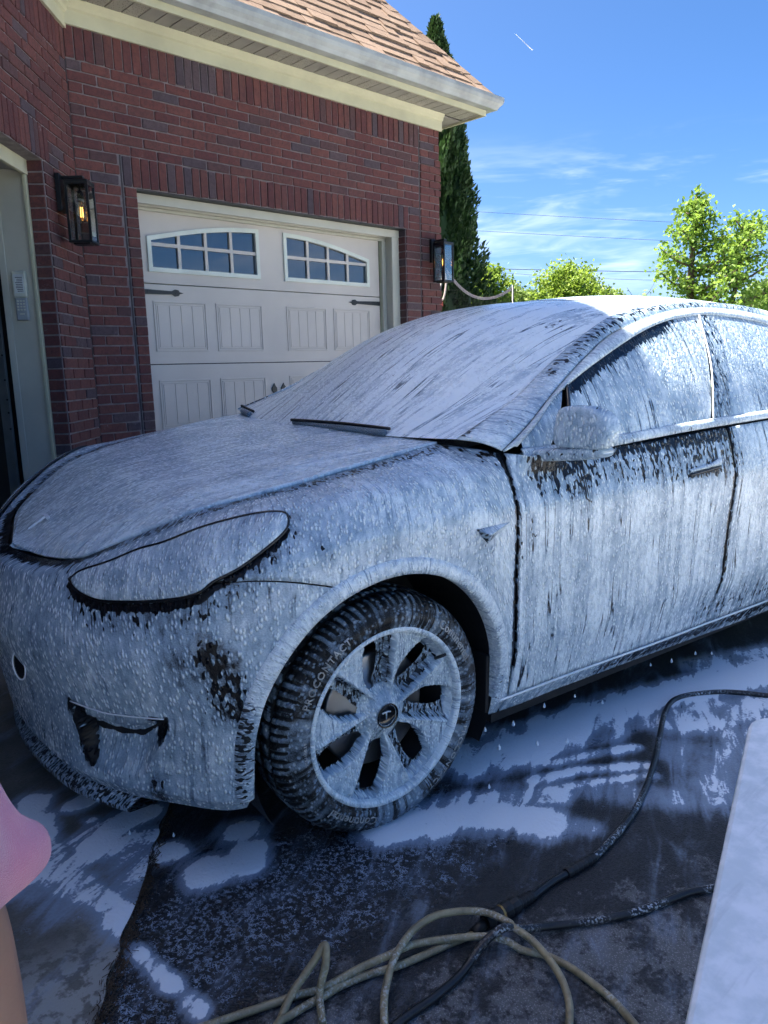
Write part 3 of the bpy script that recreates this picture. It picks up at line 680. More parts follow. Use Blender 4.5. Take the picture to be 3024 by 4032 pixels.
# ---- frame of the wing's open doorway
jm = MB(); jm.box(TA - .012, TA + .030, .098, .118, -.2, HW + .0, wM); jm.ob('door_casing', M['cream'], HOUSE, bev=.003)
jm = MB(); jm.box(TA - .02, TA + .006, .118, .275, -.2, HW - .02, wM); jm.box(TA - .02, TB, .118, .275, HW - .05, HW - .02, wM); jm.ob('door_jamb', M['jamb'], HOUSE)
jm = MB(); jm.box(TA + .0, TB, .090, .118, HW - .085, HW - .0, wM); jm.ob('door_casing', M['cream'], HOUSE, bev=.003)
jm = MB(); jm.box(TA - .03, TA + .012, .275, .315, -.2, HW - .06, wM); jm.ob('door_stop', M['jamb'], HOUSE, bev=.004)
tr = MB(); tr.box(TA + .02, TA + .05, .335, .345, -.2, 2.3, wM); tr.box(TA + .02, TA + .026, .335, .40, -.2, 2.3, wM)
tro = tr.ob('door_track', M['galv'], HOUSE)
for z in (1.0, 1.1, 1.18, 1.3, 1.45):
    bt = MB(); V, F = [], []
    c = WINGM @ Vector((TA + .052, .34, z)); bt.tube([c, c + (-U_) * .006], .006, 8); bt.ob('bolt', M['iron'], tro)
# ---- garage door
DY = .22
def door():
    ZF = .15; zl = [H - .012, 1.984, 1.384, .784, ZF]; X0, X1 = .470, 3.010
    root = empty('garage_door'); root.parent = HOUSE
    wins = [(.595, 1.612, -1), (1.868, 2.874, 1)]
    def archz(xa, xb, sd, x, off=0.0):
        t = (x - xa) / (xb - xa); t = t if sd < 0 else 1 - t
        return 2.322 + .146 * math.sin(min(1, max(0, t)) * math.pi / 2) - off
    for i in range(4):
        zt, zb = zl[i], zl[i + 1]; sec = MB()
        if i == 0:
            # leaf with two window openings
            xs = [X0, wins[0][0] + .03, wins[0][1] - .03, wins[1][0] + .03, wins[1][1] - .03, X1]
            sec.box(X0, xs[1], DY, DY + .05, zb + .004, zt); sec.box(xs[2], xs[3], DY, DY + .05, zb + .004, zt); sec.box(xs[4], X1, DY, DY + .05, zb + .004, zt)
            sec.box(xs[1], xs[2], DY, DY + .05, zb + .004, 2.10); sec.box(xs[3], xs[4], DY, DY + .05, zb + .004, 2.10)
            for xa, xb, sd in wins:
                pts = [(x, archz(xa, xb, sd, x, .03)) for x in np.linspace(xa + .03, xb - .03, 15)]
                poly = pts + [(xb - .03, zt), (xa + .03, zt)]
                sec.prism(poly[::-1], (1, 0, 0), (0, 0, 1), (0, 1, 0), (0, DY, 0), .05)
        else: sec.box(X0, X1, DY, DY + .05, zb + .004, zt - .004)
        so = sec.ob('door_section', M['door'], root)
    gp_ = MB(); gp_.box(X0, X1, DY + .03, DY + .045, ZF, zl[0]); 
    # raised stiles round sunk plank panels
    for zt, zb in ((1.858, 1.481), (1.263, .886), (.66, .28)):
        for xa, xb in ((.610, 1.070), (1.160, 1.613), (1.872, 2.325), (2.412, 2.872)):
            fr = MB(); w = .020
            for k, (o1, o2, y1) in enumerate(((0, .012, -.007), (.020, .030, -.004))):
                a, b, c, d_ = xa + o1, xb - o1, zb + o1, zt - o1; ww_ = o2 - o1
                fr.box(a, b, DY + y1, DY + .002, d_ - ww_, d_); fr.box(a, b, DY + y1, DY + .002, c, c + ww_); fr.box(a, a + ww_, DY + y1, DY + .002, c + ww_, d_ - ww_); fr.box(b - ww_, b, DY + y1, DY + .002, c + ww_, d_ - ww_)
            fr.ob('panel_moulding', M['door'], root, bev=.002)
            for q in range(4):
                pa = xa + .032 + (xb - xa - .064) * q / 4; pb = xa + .032 + (xb - xa - .064) * (q + 1) / 4
                pl = MB(); pl.box(pa + .0022, pb - .0022, DY - .0042, DY + .002, zb + .033, zt - .033); pl.ob('plank', M['door'], root, bev=.0018)
    for xa, xb, sd in wins:
        N_ = 24; xs = np.linspace(xa, xb, N_); wdt = .033
        top = [(x, archz(xa, xb, sd, x)) for x in xs]; outer = [(xa, 2.07)] + top + [(xb, 2.07)]
        xi = np.linspace(xa + wdt, xb - wdt, N_); inner = [(xa + wdt, 2.07 + wdt)] + [(x, archz(xa, xb, sd, x) - wdt) for x in xi] + [(xb - wdt, 2.07 + wdt)]
        n = len(outer); V = [(x, DY - .014, z) for x, z in outer] + [(x, DY - .014, z) for x, z in inner] + [(x, DY + .004, z) for x, z in outer] + [(x, DY + .03, z) for x, z in inner]
        F = []
        for i in range(n):
            j = (i + 1) % n; F += [(i, j, n + j, n + i), (i, 2 * n + i, 2 * n + j, j), (n + i, n + j, 3 * n + j, 3 * n + i)]
        MB().add(V, F).ob('window_frame', M['door_white'], root)
        xm = [xa + wdt + (xb - xa - 2 * wdt) * t for t in (0, .25, .5, .75, 1)]; zm = 2.272
        mun = MB()
        for x in xm[1:4]: mun.box(x - .013, x + .013, DY - .004, DY + .018, 2.07 + wdt, archz(xa, xb, sd, x) - wdt + .004)
        for c in range(4): mun.box(xm[c] + (.013 if c else 0), xm[c + 1] - (.013 if c < 3 else 0), DY - .0035, DY + .018, zm - .013, zm + .013)
        mun.ob('muntin', M['door'], root)
        for c in range(4):
            a, b = xm[c], xm[c + 1]
            p1 = MB(); p1.add([(a, DY + .012, 2.09), (b, DY + .012, 2.09), (b, DY + .012 + random.uniform(-.0004, .0004), zm), (a, DY + .012, zm)], [(0, 1, 2, 3)]); p1.ob('pane', M['pane'], root)
            za = [(x, archz(xa, xb, sd, x) - wdt + .006) for x in np.linspace(a, b, 6)]
            p2 = MB(); p2.add([(a, DY + .0125, zm), (b, DY + .0125, zm)] + [(x, DY + .0125, z) for x, z in za[::-1]], [tuple(range(8))]); p2.ob('pane', M['pane'], root)
    # strap hinges and pull handles
    for x0, sg in ((.475, 1), (3.005, -1)):
        hz = 1.922; poly = [(0, -.020), (.30, -.012), (.325, -.026), (.355, -.022), (.365, -.008), (.40, 0), (.365, .008), (.355, .022), (.325, .026), (.30, .012), (0, .020)]
        hh = MB(); hh.prism([(x0 + sg * px, hz + pz) for px, pz in (poly if sg > 0 else poly[::-1])], (1, 0, 0), (0, 0, 1), (0, 1, 0), (0, DY - .010, 0), .008); ho = hh.ob('strap_hinge', M['iron'], root)
        for px in (.10, .335):
            s2 = MB(); s2.tube([(x0 + sg * px, DY - .014, hz), (x0 + sg * px, DY - .009, hz)], .007, 8); s2.ob('screw', M['iron'], root)
    for x0 in (1.697, 1.797):
        hd = MB(); hd.prism([(x0, 1.205), (x0 - .010, 1.185), (x0 - .026, 1.165), (x0 - .026, 1.145), (x0 - .010, 1.125), (x0 - .010, .98), (x0 + .010, .98), (x0 + .010, 1.125), (x0 + .026, 1.145), (x0 + .026, 1.165), (x0 + .010, 1.185)], (1, 0, 0), (0, 0, 1), (0, 1, 0), (0, DY - .012, 0), .012)
        hd.tube(crspline([(x0, DY - .012, 1.125), (x0, DY - .05, 1.09), (x0, DY - .055, 1.02), (x0, DY - .012, .97)], 6), .009, 8); hd.ob('pull_handle', M['iron'], root)
    # casing of the opening
    cs = MB(); cs.box(XL - .02, XR - .002, .085, .105, H - .075, H - .008); cs.box(XR - .10, XR - .002, .086, .106, -.1, H - .075); cs.ob('opening_casing', M['jamb'], root, bev=.003)
    cs = MB(); cs.box(XL, XR - .10, .106, DY + .06, H - .035, H - .010); cs.box(XR - .085, XR - .060, .106, DY + .06, -.1, H - .04); cs.ob('opening_jamb', M['jamb'], root)
    cs = MB(); cs.box(XL, XR - .086, DY - .045, DY - .012, H - .075, H - .036); cs.box(XL, XR - .086, DY - .03, DY - .006, H - .098, H - .076); cs.box(XR - .135, XR - .086, DY - .035, DY - .008, -.1, H - .10); cs.ob('weather_stop', M['jamb'], root, bev=.003)
door()
# ---- keypad on the wing's jamb
def keypad():
    root = empty('garage_keypad'); tag(root, 'pale grey garage keypad with its cover slid up, on the left door jamb', 'keypad')
    fx = lambda a, b, c, d_, e, f, mat, nm, bev=.004: MB().box(TA + .006 + a, TA + .006 + b, c, d_, e, f, wM).ob(nm, mat, root, bev=bev)
    fx(0, .022, .166, .240, 1.655, 1.805, M['keypad'], 'keypad_body', .008)
    fx(.0, .030, .158, .243, 1.790, 1.945, M['keypad_cover'], 'sliding_cover', .008)
    fx(.028, .0315, .172, .230, 1.815, 1.925, M['paper'], 'instruction_label', .0005)
    for i in range(9): 
        z = 1.905 - .010 * i; fx(.0312, .0322, .178, .178 + .045 * random.uniform(.6, 1), z, z + .004, M['inktxt'], 'printed_line', 0)
    for r in range(4):
        for c in range(3): fx(.021, .026, .180 + c * .018, .192 + c * .018, 1.765 - r * .017, 1.775 - r * .017, M['keypad_cover'], 'button', .002)
    fx(.021, .024, .188, .218, 1.690, 1.697, M['keypad_cover'], 'button', .002)
keypad()
# ---- wall lanterns
def lantern(name, T, label):
    """T: local x along the wall, -y out of the wall, origin at lantern's top centre on the wall"""
    root = empty(name); tag(root, label, 'wall lamp', 'wall lanterns beside the garage doors')
    B = lambda a, b, c, d_, e, f, nm, mat='lampblack', bev=.002: MB().box(a, b, c, d_, e, f, T).ob(nm, M[mat], root, bev=bev)
    B(-.055, .055, -.028, 0, -.20, .02, 'wall_plate'); B(-.02, .02, -.16, -.028, -.008, .010, 'arm')
    y0, y1, w, zt, zb = -.058, -.200, .071, -.022, -.392
    B(-w, w, y1, y0, zt - .014, zt, 'lid'); fr = MB(); r = .0075
    for x in (-w + r, w - r):
        for y in (y0 - r, y1 + r): fr.box(x - r, x + r, y - r, y + r, zb, zt - .014, T)
    for x in (-w + r, w - r): fr.box(x - r, x + r, y1 + 2 * r, y0 - 2 * r, zb, zb + .014, T); fr.box(x - r, x + r, y1 + 2 * r, y0 - 2 * r, zt - .027, zt - .0145, T)
    for y in (y0 - r, y1 + r): fr.box(-w + 2 * r, w - 2 * r, y - r, y + r, zb, zb + .014, T); fr.box(-w + 2 * r, w - 2 * r, y - r, y + r, zt - .027, zt - .0145, T)
    fr.ob('frame', M['lampblack'], root); B(-w + .02, w - .02, y1 + .02, y0 - .02, zb - .006, zb + .002, 'base_plate')
    for a, b, c, d_ in ((-w + .006, -w + .008, y1 + .012, y0 - .012), (w - .008, w - .006, y1 + .012, y0 - .012), (-w + .014, w - .014, y1 + .005, y1 + .007), (-w + .014, w - .014, y0 - .007, y0 - .005)):
        B(a, b, c, d_, zb + .012, zt - .02, 'glass_pane', 'lampglass', 0)
    c = T @ Vector((0, (y0 + y1) / 2, 0)); zz = T.translation.z
    s_ = MB(); s_.tube([(c.x, c.y, zz - .036), (c.x, c.y, zz - .075), (c.x, c.y, zz - .080), (c.x, c.y, zz - .125)], [.008, .010, .020, .021], 14); s_.ob('socket', M['lampblack'], root, smooth=True)
    s_ = MB(); s_.tube([(c.x, c.y, zz - .125), (c.x, c.y, zz - .142)], .0205, 14); s_.ob('socket_collar', M['galv'], root, smooth=True)
    s_ = MB(); prof = [(.012, -.142), (.014, -.155), (.024, -.185), (.030, -.215), (.028, -.240), (.016, -.258), (.004, -.264)]
    s_.tube([(c.x, c.y, zz + z) for r, z in prof], [r for r, z in prof], 16); bo = s_.ob('bulb', M['bulbglass'], root, smooth=True)
    for k in range(4):
        a = k * math.pi / 2 + .4; f_ = MB(); f_.tube([(c.x + .007 * math.cos(a), c.y + .007 * math.sin(a), zz - .175), (c.x + .010 * math.cos(a), c.y + .010 * math.sin(a), zz - .232)], .0022, 6); f_.ob('filament', M['filament'], bo)
lantern('wall_lantern', WINGM @ Matrix.Translation((.372, -.012, 2.520)), 'black box lantern with lit bulb on the angled brick wall at left')
lantern('wall_lantern', Matrix.Translation((3.535, -.016, 2.510)), 'black box lantern on the brick pier right of the garage door')
# ------------------------------------------------------------------ the car
# local axes: x = s (rearwards from the front axle), y = -l (l = towards the driveway side the camera stands on), z = up from the tyres' contact
AX_A = Vector((0.990268, -0.139173, 0.0)); AX_B = Vector((-0.139088, -0.989665, -0.034899)); AX_Z = Vector((-0.004857, -0.034560, 0.999391))
CAR_O = Vector((-0.831775, -2.909201, 0.032841))
def frame_mat():
    mm = Matrix.Identity(4)
    for i in range(3):
        mm[i][0] = AX_A[i]; mm[i][1] = -AX_B[i]; mm[i][2] = AX_Z[i]; mm[i][3] = CAR_O[i]
    return mm
CARM = frame_mat()
def gw(s, l, z=0.0): return CARM @ Vector((s, -l, z))
CAR = empty('car', mat=CARM)
tag(CAR, 'black car covered all over in white washing foam, parked on the wet driveway', 'car')

# rows of control points, nose centre -> rear centre; (s, l, z)
ROWS = [
 [(-0.755,0,0.774),(-0.712,0.2,0.773),(-0.66,0.385,0.8),(-0.565,0.48,0.853),(-0.448,0.57,0.913),(-0.36,0.61,0.943),(-0.25,0.65,0.967),(-0.138,0.67,0.987),(0.029,0.69,1.017),(0.195,0.7,1.043),(0.376,0.69,1.066),(0.49,0.855,1.045),(0.8,0.882,1.028),(1.27,0.89,1.032),(1.697,0.89,1.045),(2.1,0.882,1.056),(2.5,0.868,1.072),(2.89,0.84,1.085),(3.3,0.79,1.09),(3.58,0.7,1.09),(3.72,0.42,1.085),(3.76,0,1.085)],
 [(-0.8,0,0.748),(-0.782,0.2,0.748),(-0.715,0.4,0.773),(-0.635,0.53,0.818),(-0.53,0.635,0.873),(-0.44,0.705,0.917),(-0.32,0.79,0.953),(-0.17,0.86,0.962),(0.02,0.895,0.977),(0.2,0.905,0.988),(0.36,0.91,0.99),(0.474,0.907,0.985),(0.8,0.914,0.97),(1.27,0.917,0.97),(1.7,0.915,0.976),(2.1,0.913,0.983),(2.5,0.905,0.99),(2.89,0.895,1),(3.3,0.87,1),(3.63,0.77,0.99),(3.78,0.45,0.98),(3.82,0,0.98)],
 [(-0.825,0,0.7),(-0.8,0.23,0.705),(-0.745,0.43,0.72),(-0.68,0.57,0.73),(-0.585,0.73,0.75),(-0.475,0.855,0.8),(-0.36,0.91,0.84),(-0.2,0.945,0.872),(0,0.956,0.892),(0.2,0.957,0.9),(0.36,0.956,0.9),(0.465,0.953,0.895),(0.8,0.948,0.88),(1.27,0.946,0.866),(1.697,0.945,0.864),(2.1,0.945,0.866),(2.5,0.948,0.87),(2.89,0.953,0.89),(3.3,0.94,0.89),(3.68,0.83,0.87),(3.83,0.48,0.86),(3.87,0,0.86)],
 [(-0.85,0,0.59),(-0.83,0.25,0.595),(-0.775,0.45,0.6),(-0.7,0.63,0.61),(-0.6,0.78,0.625),(-0.49,0.88,0.645),(-0.37,0.93,0.66),(-0.2,0.95,0.665),(0,0.955,0.668),(0.2,0.957,0.668),(0.36,0.957,0.668),(0.468,0.956,0.668),(0.8,0.953,0.66),(1.27,0.951,0.66),(1.67,0.95,0.66),(2.1,0.951,0.66),(2.5,0.955,0.665),(2.89,0.957,0.68),(3.3,0.945,0.68),(3.7,0.84,0.68),(3.86,0.49,0.67),(3.9,0,0.67)],
 [(-0.825,0,0.44),(-0.8,0.28,0.44),(-0.75,0.48,0.44),(-0.675,0.64,0.445),(-0.575,0.79,0.45),(-0.475,0.895,0.455),(-0.37,0.928,0.455),(-0.2,0.94,0.455),(0,0.945,0.455),(0.2,0.945,0.45),(0.36,0.945,0.445),(0.484,0.945,0.44),(0.8,0.95,0.443),(1.27,0.953,0.445),(1.65,0.954,0.443),(2.1,0.955,0.443),(2.5,0.955,0.45),(2.89,0.953,0.46),(3.3,0.93,0.46),(3.7,0.83,0.47),(3.85,0.48,0.48),(3.89,0,0.48)],
 [(-0.79,0,0.232),(-0.775,0.22,0.222),(-0.735,0.42,0.212),(-0.665,0.59,0.215),(-0.57,0.745,0.225),(-0.47,0.88,0.235),(-0.37,0.905,0.24),(-0.2,0.91,0.245),(0,0.915,0.25),(0.2,0.92,0.255),(0.36,0.908,0.255),(0.492,0.912,0.257),(0.8,0.912,0.256),(1.27,0.913,0.25),(1.63,0.913,0.25),(2.1,0.913,0.247),(2.5,0.913,0.25),(2.89,0.908,0.26),(3.3,0.9,0.27),(3.66,0.8,0.3),(3.8,0.46,0.32),(3.84,0,0.32)],
 [(-0.755,0,0.165),(-0.74,0.2,0.16),(-0.7,0.4,0.158),(-0.635,0.565,0.165),(-0.55,0.71,0.175),(-0.455,0.85,0.19),(-0.37,0.875,0.195),(-0.2,0.88,0.195),(0,0.88,0.195),(0.2,0.88,0.193),(0.36,0.86,0.19),(0.5,0.86,0.18),(0.8,0.86,0.178),(1.27,0.86,0.172),(1.62,0.86,0.165),(2.1,0.86,0.157),(2.5,0.86,0.16),(2.89,0.86,0.18),(3.3,0.86,0.2),(3.6,0.76,0.25),(3.74,0.44,0.27),(3.78,0,0.27)]]
ROWS = np.array(ROWS); NR, NC = ROWS.shape[:2]
_c = (ROWS[2] + ROWS[3] + ROWS[4]) / 3
UV_ = np.concatenate([[0], np.cumsum(np.linalg.norm(np.diff(_c, axis=0), axis=1))])
def herm(P0, P1, T0, T1, h, t):
    t2 = t * t; t3 = t2 * t
    return (2*t3-3*t2+1)*P0 + (t3-2*t2+t)*h*T0 + (-2*t3+3*t2)*P1 + (t3-t2)*h*T1
def row_eval(ctrl, uq):
    mir = lambda p: p * np.array([1, -1, 1])
    P = np.vstack([mir(ctrl[1])[None], ctrl, mir(ctrl[-2])[None]]); X = np.concatenate([[-UV_[1]], UV_, [2*UV_[-1]-UV_[-2]]])
    d = np.diff(P, axis=0) / np.diff(X)[:, None]; h = np.diff(X)
    T = np.zeros_like(P); T[0] = d[0]; T[-1] = d[-1]
    T[1:-1] = (d[:-1] * h[1:, None] + d[1:] * h[:-1, None]) / (h[:-1] + h[1:])[:, None]
    i = np.clip(np.searchsorted(X, uq, side='right') - 1, 0, len(X) - 2)
    t = ((uq - X[i]) / h[i])[:, None]
    return herm(P[i], P[i+1], T[i], T[i+1], h[i][:, None], t)
CREASE = {0: 1, 1: 0.35, 2: 0.55, 3: 0.0, 4: 1.0, 5: 1.0, 6: 1}
def skin(uq, vq):
    """points of the body side for arrays u (metres along) and v (0..6, row index)"""
    uq = np.asarray(uq, float).ravel(); vq = np.clip(np.asarray(vq, float).ravel(), 0, NR - 1 - 1e-9)
    R_ = np.stack([row_eval(ROWS[k], uq) for k in range(NR)])          # NR,n,3
    seg = np.linalg.norm(np.diff(R_, axis=0), axis=2) + 1e-6           # NR-1,n
    D = np.diff(R_, axis=0) / seg[..., None]
    TL = np.zeros_like(R_); TR = np.zeros_like(R_)                     # tangents used by the segment below / above
    for k in range(NR):
        up = D[k-1] if k > 0 else D[0]; dn = D[k] if k < NR-1 else D[-1]
        if 0 < k < NR-1:
            w = (seg[k-1] / (seg[k-1] + seg[k]))[:, None]; av = up * (1-w) + dn * w
        else: av = dn
        c = CREASE[k]; TL[k] = dn * c + av * (1-c); TR[k] = up * c + av * (1-c)
    k = vq.astype(int); n = np.arange(len(uq)); t = (vq - k)[:, None]
    h = seg[k, n][:, None]
    return herm(R_[k, n], R_[k+1, n], TL[k, n], TR[k+1, n], h, t)
def idx_u(i): return float(np.interp(i, np.arange(NC), UV_))

# dense lookup of the side surface: lateral position for a given (s, z)
_uu = np.linspace(idx_u(3.5), idx_u(18.5), 420); _vv = np.linspace(0, 6, 121)
_U, _V = np.meshgrid(_uu, _vv, indexing='ij'); LOOK = skin(_U, _V)
_U2, _V2 = np.meshgrid(np.linspace(0, idx_u(6), 240), np.linspace(3, 6, 120), indexing='ij'); LOOKN = skin(_U2, _V2)
def lat(s, z):
    d = (LOOK[:, 0] - s) ** 2 + (LOOK[:, 2] - z) ** 2
    j = np.argpartition(d, 4)[:4]; w = 1 / (d[j] + 1e-6); return float((LOOK[j, 1] * w).sum() / w.sum())

# where the foam has slid off: tubes round polylines (s,l,z), radius, strength
def seg_dist(P, a, b):
    a, b = np.array(a, float), np.array(b, float); ab = b - a; t = np.clip(((P - a) @ ab) / (ab @ ab + 1e-12), 0, 1)
    return np.linalg.norm(P - (a + t[:, None] * ab), axis=1)
HLB = [(-0.701, 0.469, 0.766), (-0.698, 0.504, 0.75), (-0.684, 0.549, 0.739), (-0.662, 0.6, 0.735), (-0.62, 0.675, 0.743), (-0.575, 0.744, 0.754), (-0.528, 0.808, 0.77), (-0.495, 0.841, 0.787), (-0.471, 0.851, 0.808), (-0.411, 0.874, 0.838), (-0.341, 0.882, 0.879), (-0.291, 0.878, 0.909), (-0.271, 0.866, 0.927), (-0.262, 0.847, 0.944)]
HOODL = [tuple(p) for p in ROWS[0][:11]]
BARE = [
 ([(p[0]-.004, p[1]+.004, p[2]-.012) for p in HLB], .015, 1.25), ([(p[0], p[1], p[2]-.035) for p in HLB], .06, .50),
 ([(p[0]-.012, p[1], p[2]-.018) for p in HOODL[:4]], .035, 1.1), ([(p[0]-.03, p[1], p[2]-.05) for p in HOODL[:4]], .07, .40),
 ([(p[0], p[1]+.03, p[2]-.008) for p in HOODL[3:]], .036, .66),
 ([(-.50,.875,.64),(-.475,.89,.58),(-.455,.90,.50)], .062, .78), ([(-.56,.82,.62)], .05, .45),
 ([(.60,.89,1.005),(.78,.90,.99)], .06, .95), ([(.62,.90,.96),(.80,.92,.92)], .08, .68), ([(.85,.89,1.015),(1.25,.90,1.015),(1.70,.90,1.02)], .045, .90), ([(.85,.90,.97),(1.30,.92,.95),(1.68,.92,.95)], .10, .60),
 ([(.485,.86,1.04),(.472,.907,.985),(.463,.953,.895),(.466,.956,.668),(.482,.945,.44),(.490,.924,.257)], .010, 1.25), ([(.50,.93,.93),(.48,.955,.72)], .022, .4), ([(1.697,.89,1.045),(1.70,.915,.976),(1.697,.945,.864),(1.67,.950,.66),(1.65,.954,.443),(1.63,.925,.25)], .009, 1.2), ([(.52,.952,.84),(.53,.952,.78)], .03, .45),
 ([(1.70,.90,1.0),(1.70,.94,.85),(1.66,.95,.50)], .03, .55),
 ([(1.0,.895,.205),(1.5,.895,.205),(2.2,.895,.205)], .050, .80), ([(.55,.90,.20),(1.0,.90,.20)], .035, .35), ([(1.55,.93,.32),(2.3,.935,.33)], .07, .48),
 ([(.39,.74,1.07),(.42,.82,1.05),(.48,.85,1.042)], .022, 1.1), ([(.38,.80,1.035),(.47,.88,1.01)], .035, .45),
 ([(1.39,.94,.888),(1.60,.94,.893)], .020, .9),
 ([(.30,.95,.80),(.36,.95,.79)], .025, .5), ([(.0,.93,.90),(-.02,.94,.82)], .03, .36), ([(-.22,.93,.90),(-.2,.94,.84)], .03, .45),
 ([(-.28,.83,.90),(-.33,.87,.86)], .035, .5),
 ([(-.745,.505,.44),(-.735,.51,.36),(-.71,.515,.26)], .024, 1.0), ([(-.548,.785,.455),(-.552,.772,.40),(-.562,.73,.33),(-.578,.665,.265)], .011, 1.2), ([(-.56,.765,.44)], .022, 1.0), ([(-.575,.70,.27),(-.58,.69,.20)], .035, .85),
 ([(-.70,.53,.70),(-.70,.54,.62)], .010, 1.2), ([(-.775,.285,.49)], .028, .6), ([(-.775,.285,.42)], .03, .42)]
def bare_of(P, items=BARE, absl=True):
    P = np.array(P, float).reshape(-1, 3)
    if absl: P = P * [1, 1, 1]; P[:, 1] = np.abs(P[:, 1])
    out = np.zeros(len(P))
    for pl, r, st in items:
        d = np.full(len(P), 9.9)
        if len(pl) == 1: d = np.linalg.norm(P - np.array(pl[0]), axis=1)
        for a, b in zip(pl[:-1], pl[1:]): d = np.minimum(d, seg_dist(P, a, b))
        out = np.maximum(out, st * np.clip(1.35 - d / r, 0, 1))
    return out
def c2l(P):
    P = np.array(P, float).reshape(-1, 3).copy(); P[:, 1] *= -1; return P
ARCHC = [(0.0, .352), (2.89, .352)]; ARCHR = .418
def cut_arch(P, F):
    """open the wheel arches: drop faces inside, pull the rim of what is left onto the circle"""
    P = P.copy(); keep = []
    ins = np.zeros(len(P), bool); deep = np.zeros(len(P), bool)
    for cs, cz in ARCHC:
        ds, dz = P[:, 0] - cs, P[:, 2] - cz
        ins |= (np.hypot(ds, dz) < ARCHR) | ((dz < 0) & (np.abs(ds) < ARCHR))
        deep |= ((dz >= 0) & (np.hypot(ds, dz) < ARCHR - .04)) | ((dz < 0) & (np.abs(ds) < ARCHR - .04))
    for f in F:
        if not all(ins[list(f)]) and not any(deep[list(f)]): keep.append(f)
    for i in np.where(ins)[0]:
        for cs, cz in ARCHC:
            ds, dz = P[i, 0] - cs, P[i, 2] - cz
            if abs(ds) > .6: continue
            if dz > 0:
                r = math.hypot(ds, dz)
                if r < ARCHR and r > 1e-4: P[i, 0] = cs + ds * ARCHR / r; P[i, 2] = cz + dz * ARCHR / r
            elif abs(ds) < ARCHR: P[i, 0] = cs + math.copysign(ARCHR, ds)
    used = sorted({i for f in keep for i in f}); mp = {a: b for b, a in enumerate(used)}
    return P, [tuple(mp[i] for i in f) for f in keep], used
FOG = dict()
def fog_depth(P):
    """the two scooped corner intakes low in the bumper"""
    s, l, z = P[:, 0], np.abs(P[:, 1]), P[:, 2]
    lo = np.interp(z, [.25, .33, .45], [.52, .505, .495]); hi = np.interp(z, [.26, .30, .38, .46], [.655, .715, .765, .785])
    top = np.interp(l, [.48, .62, .80], [.448, .443, .462]); bot = np.interp(l, [.48, .60, .68, .78], [.245, .250, .268, .42])
    k = 1 / .010
    e = np.clip((l - lo) * k, 0, 1) * np.clip((hi - l) * k, 0, 1) * np.clip((top - z) * k, 0, 1) * np.clip((z - bot) * k, 0, 1)
    q = np.clip((z - bot) / (top - bot + 1e-6), 0, 1); prof = np.interp(q, [0, .25, .55, .70, .76, 1.0], [.02, .6, 1.0, .9, .42, .35])
    return e * prof * .055
def panel(name, u0, u1, va, vb, mat, side, du=.0125, dv=.0125, inset=0.0, bare=BARE, fog=False, arch=False, solid=True, extra=None, part_of=None, split=None):
    """a piece of the body side between columns u0..u1 and rows va(u)..vb(u)"""
    nu = max(3, int((u1 - u0) / du) + 1); U = np.linspace(u0, u1, nu)
    a = np.array([va(x) if callable(va) else va for x in U]); b = np.array([vb(x) if callable(vb) else vb for x in U])
    nv = max(3, int(np.max(b - a) * .145 / dv) + 1); T = np.linspace(0, 1, nv)
    UU = np.repeat(U, nv); VV = (a[:, None] + (b - a)[:, None] * T[None]).ravel()
    if split:
        if nv % 2 == 0: nv += 1
        ms = np.array([split(x) for x in U]); h_ = nv // 2; T1 = np.linspace(0, 1, h_ + 1)
        VV = np.concatenate([a[:, None] + (ms - a)[:, None] * T1[None], (ms[:, None] + (b - ms)[:, None] * T1[None])[:, 1:]], 1).ravel(); UU = np.repeat(U, nv)
    P = skin(UU, VV)
    if fog:
        c = P.copy(); nrm = np.stack([P[:, 0] - .2, P[:, 1], 0 * P[:, 0]], 1); nrm /= np.linalg.norm(nrm, axis=1)[:, None] + 1e-9
        P = P - nrm * fog_depth(P)[:, None]
    F = gfaces(nu, nv, flip=True)
    if split: F = [f for f in F if not (min(i % nv for i in f) >= nv // 2 and UU[f[0]] < idx_u(7.8))]
    Pg = P.reshape(nu, nv, 3); arc = np.concatenate([np.zeros((nu, 1)), np.cumsum(np.linalg.norm(np.diff(Pg, axis=1), axis=2), 1)], 1); arc = arc
    uvv = np.stack([UU, -arc.ravel()], 1)
    if arch:
        P, F, used = cut_arch(P, F); P = P[used]; uvv = uvv[used]
    at = bare_of(P, bare)
    if fog:
        dd = fog_depth(P); at = np.maximum(at, 0)
    if extra is not None: at = np.maximum(at, extra(P))
    if side < 0: P = P * [1, -1, 1]; F = [f[::-1] for f in F]
    o = mob(name, c2l(P), F, mat, CAR if part_of is None else part_of, uv=uvv, attrs={'bare': at})
    if solid:
        s_ = o.modifiers.new('edge', 'SOLIDIFY'); s_.thickness = .009; s_.offset = -1
    return o
G = .0050
U_DF, U_B, U_RD = idx_u(11), idx_u(14), idx_u(16.6)
def seam_v(u):
    i = np.interp(u, UV_, np.arange(NC)); return float(np.interp(i, [0, 1.9, 2.05, 2.5, 3, 4, 5, 6, 7, 7.6], [.06, .06, .08, .7, 1.3, 1.6, 1.95, 2.19, 2.50, 2.75]))
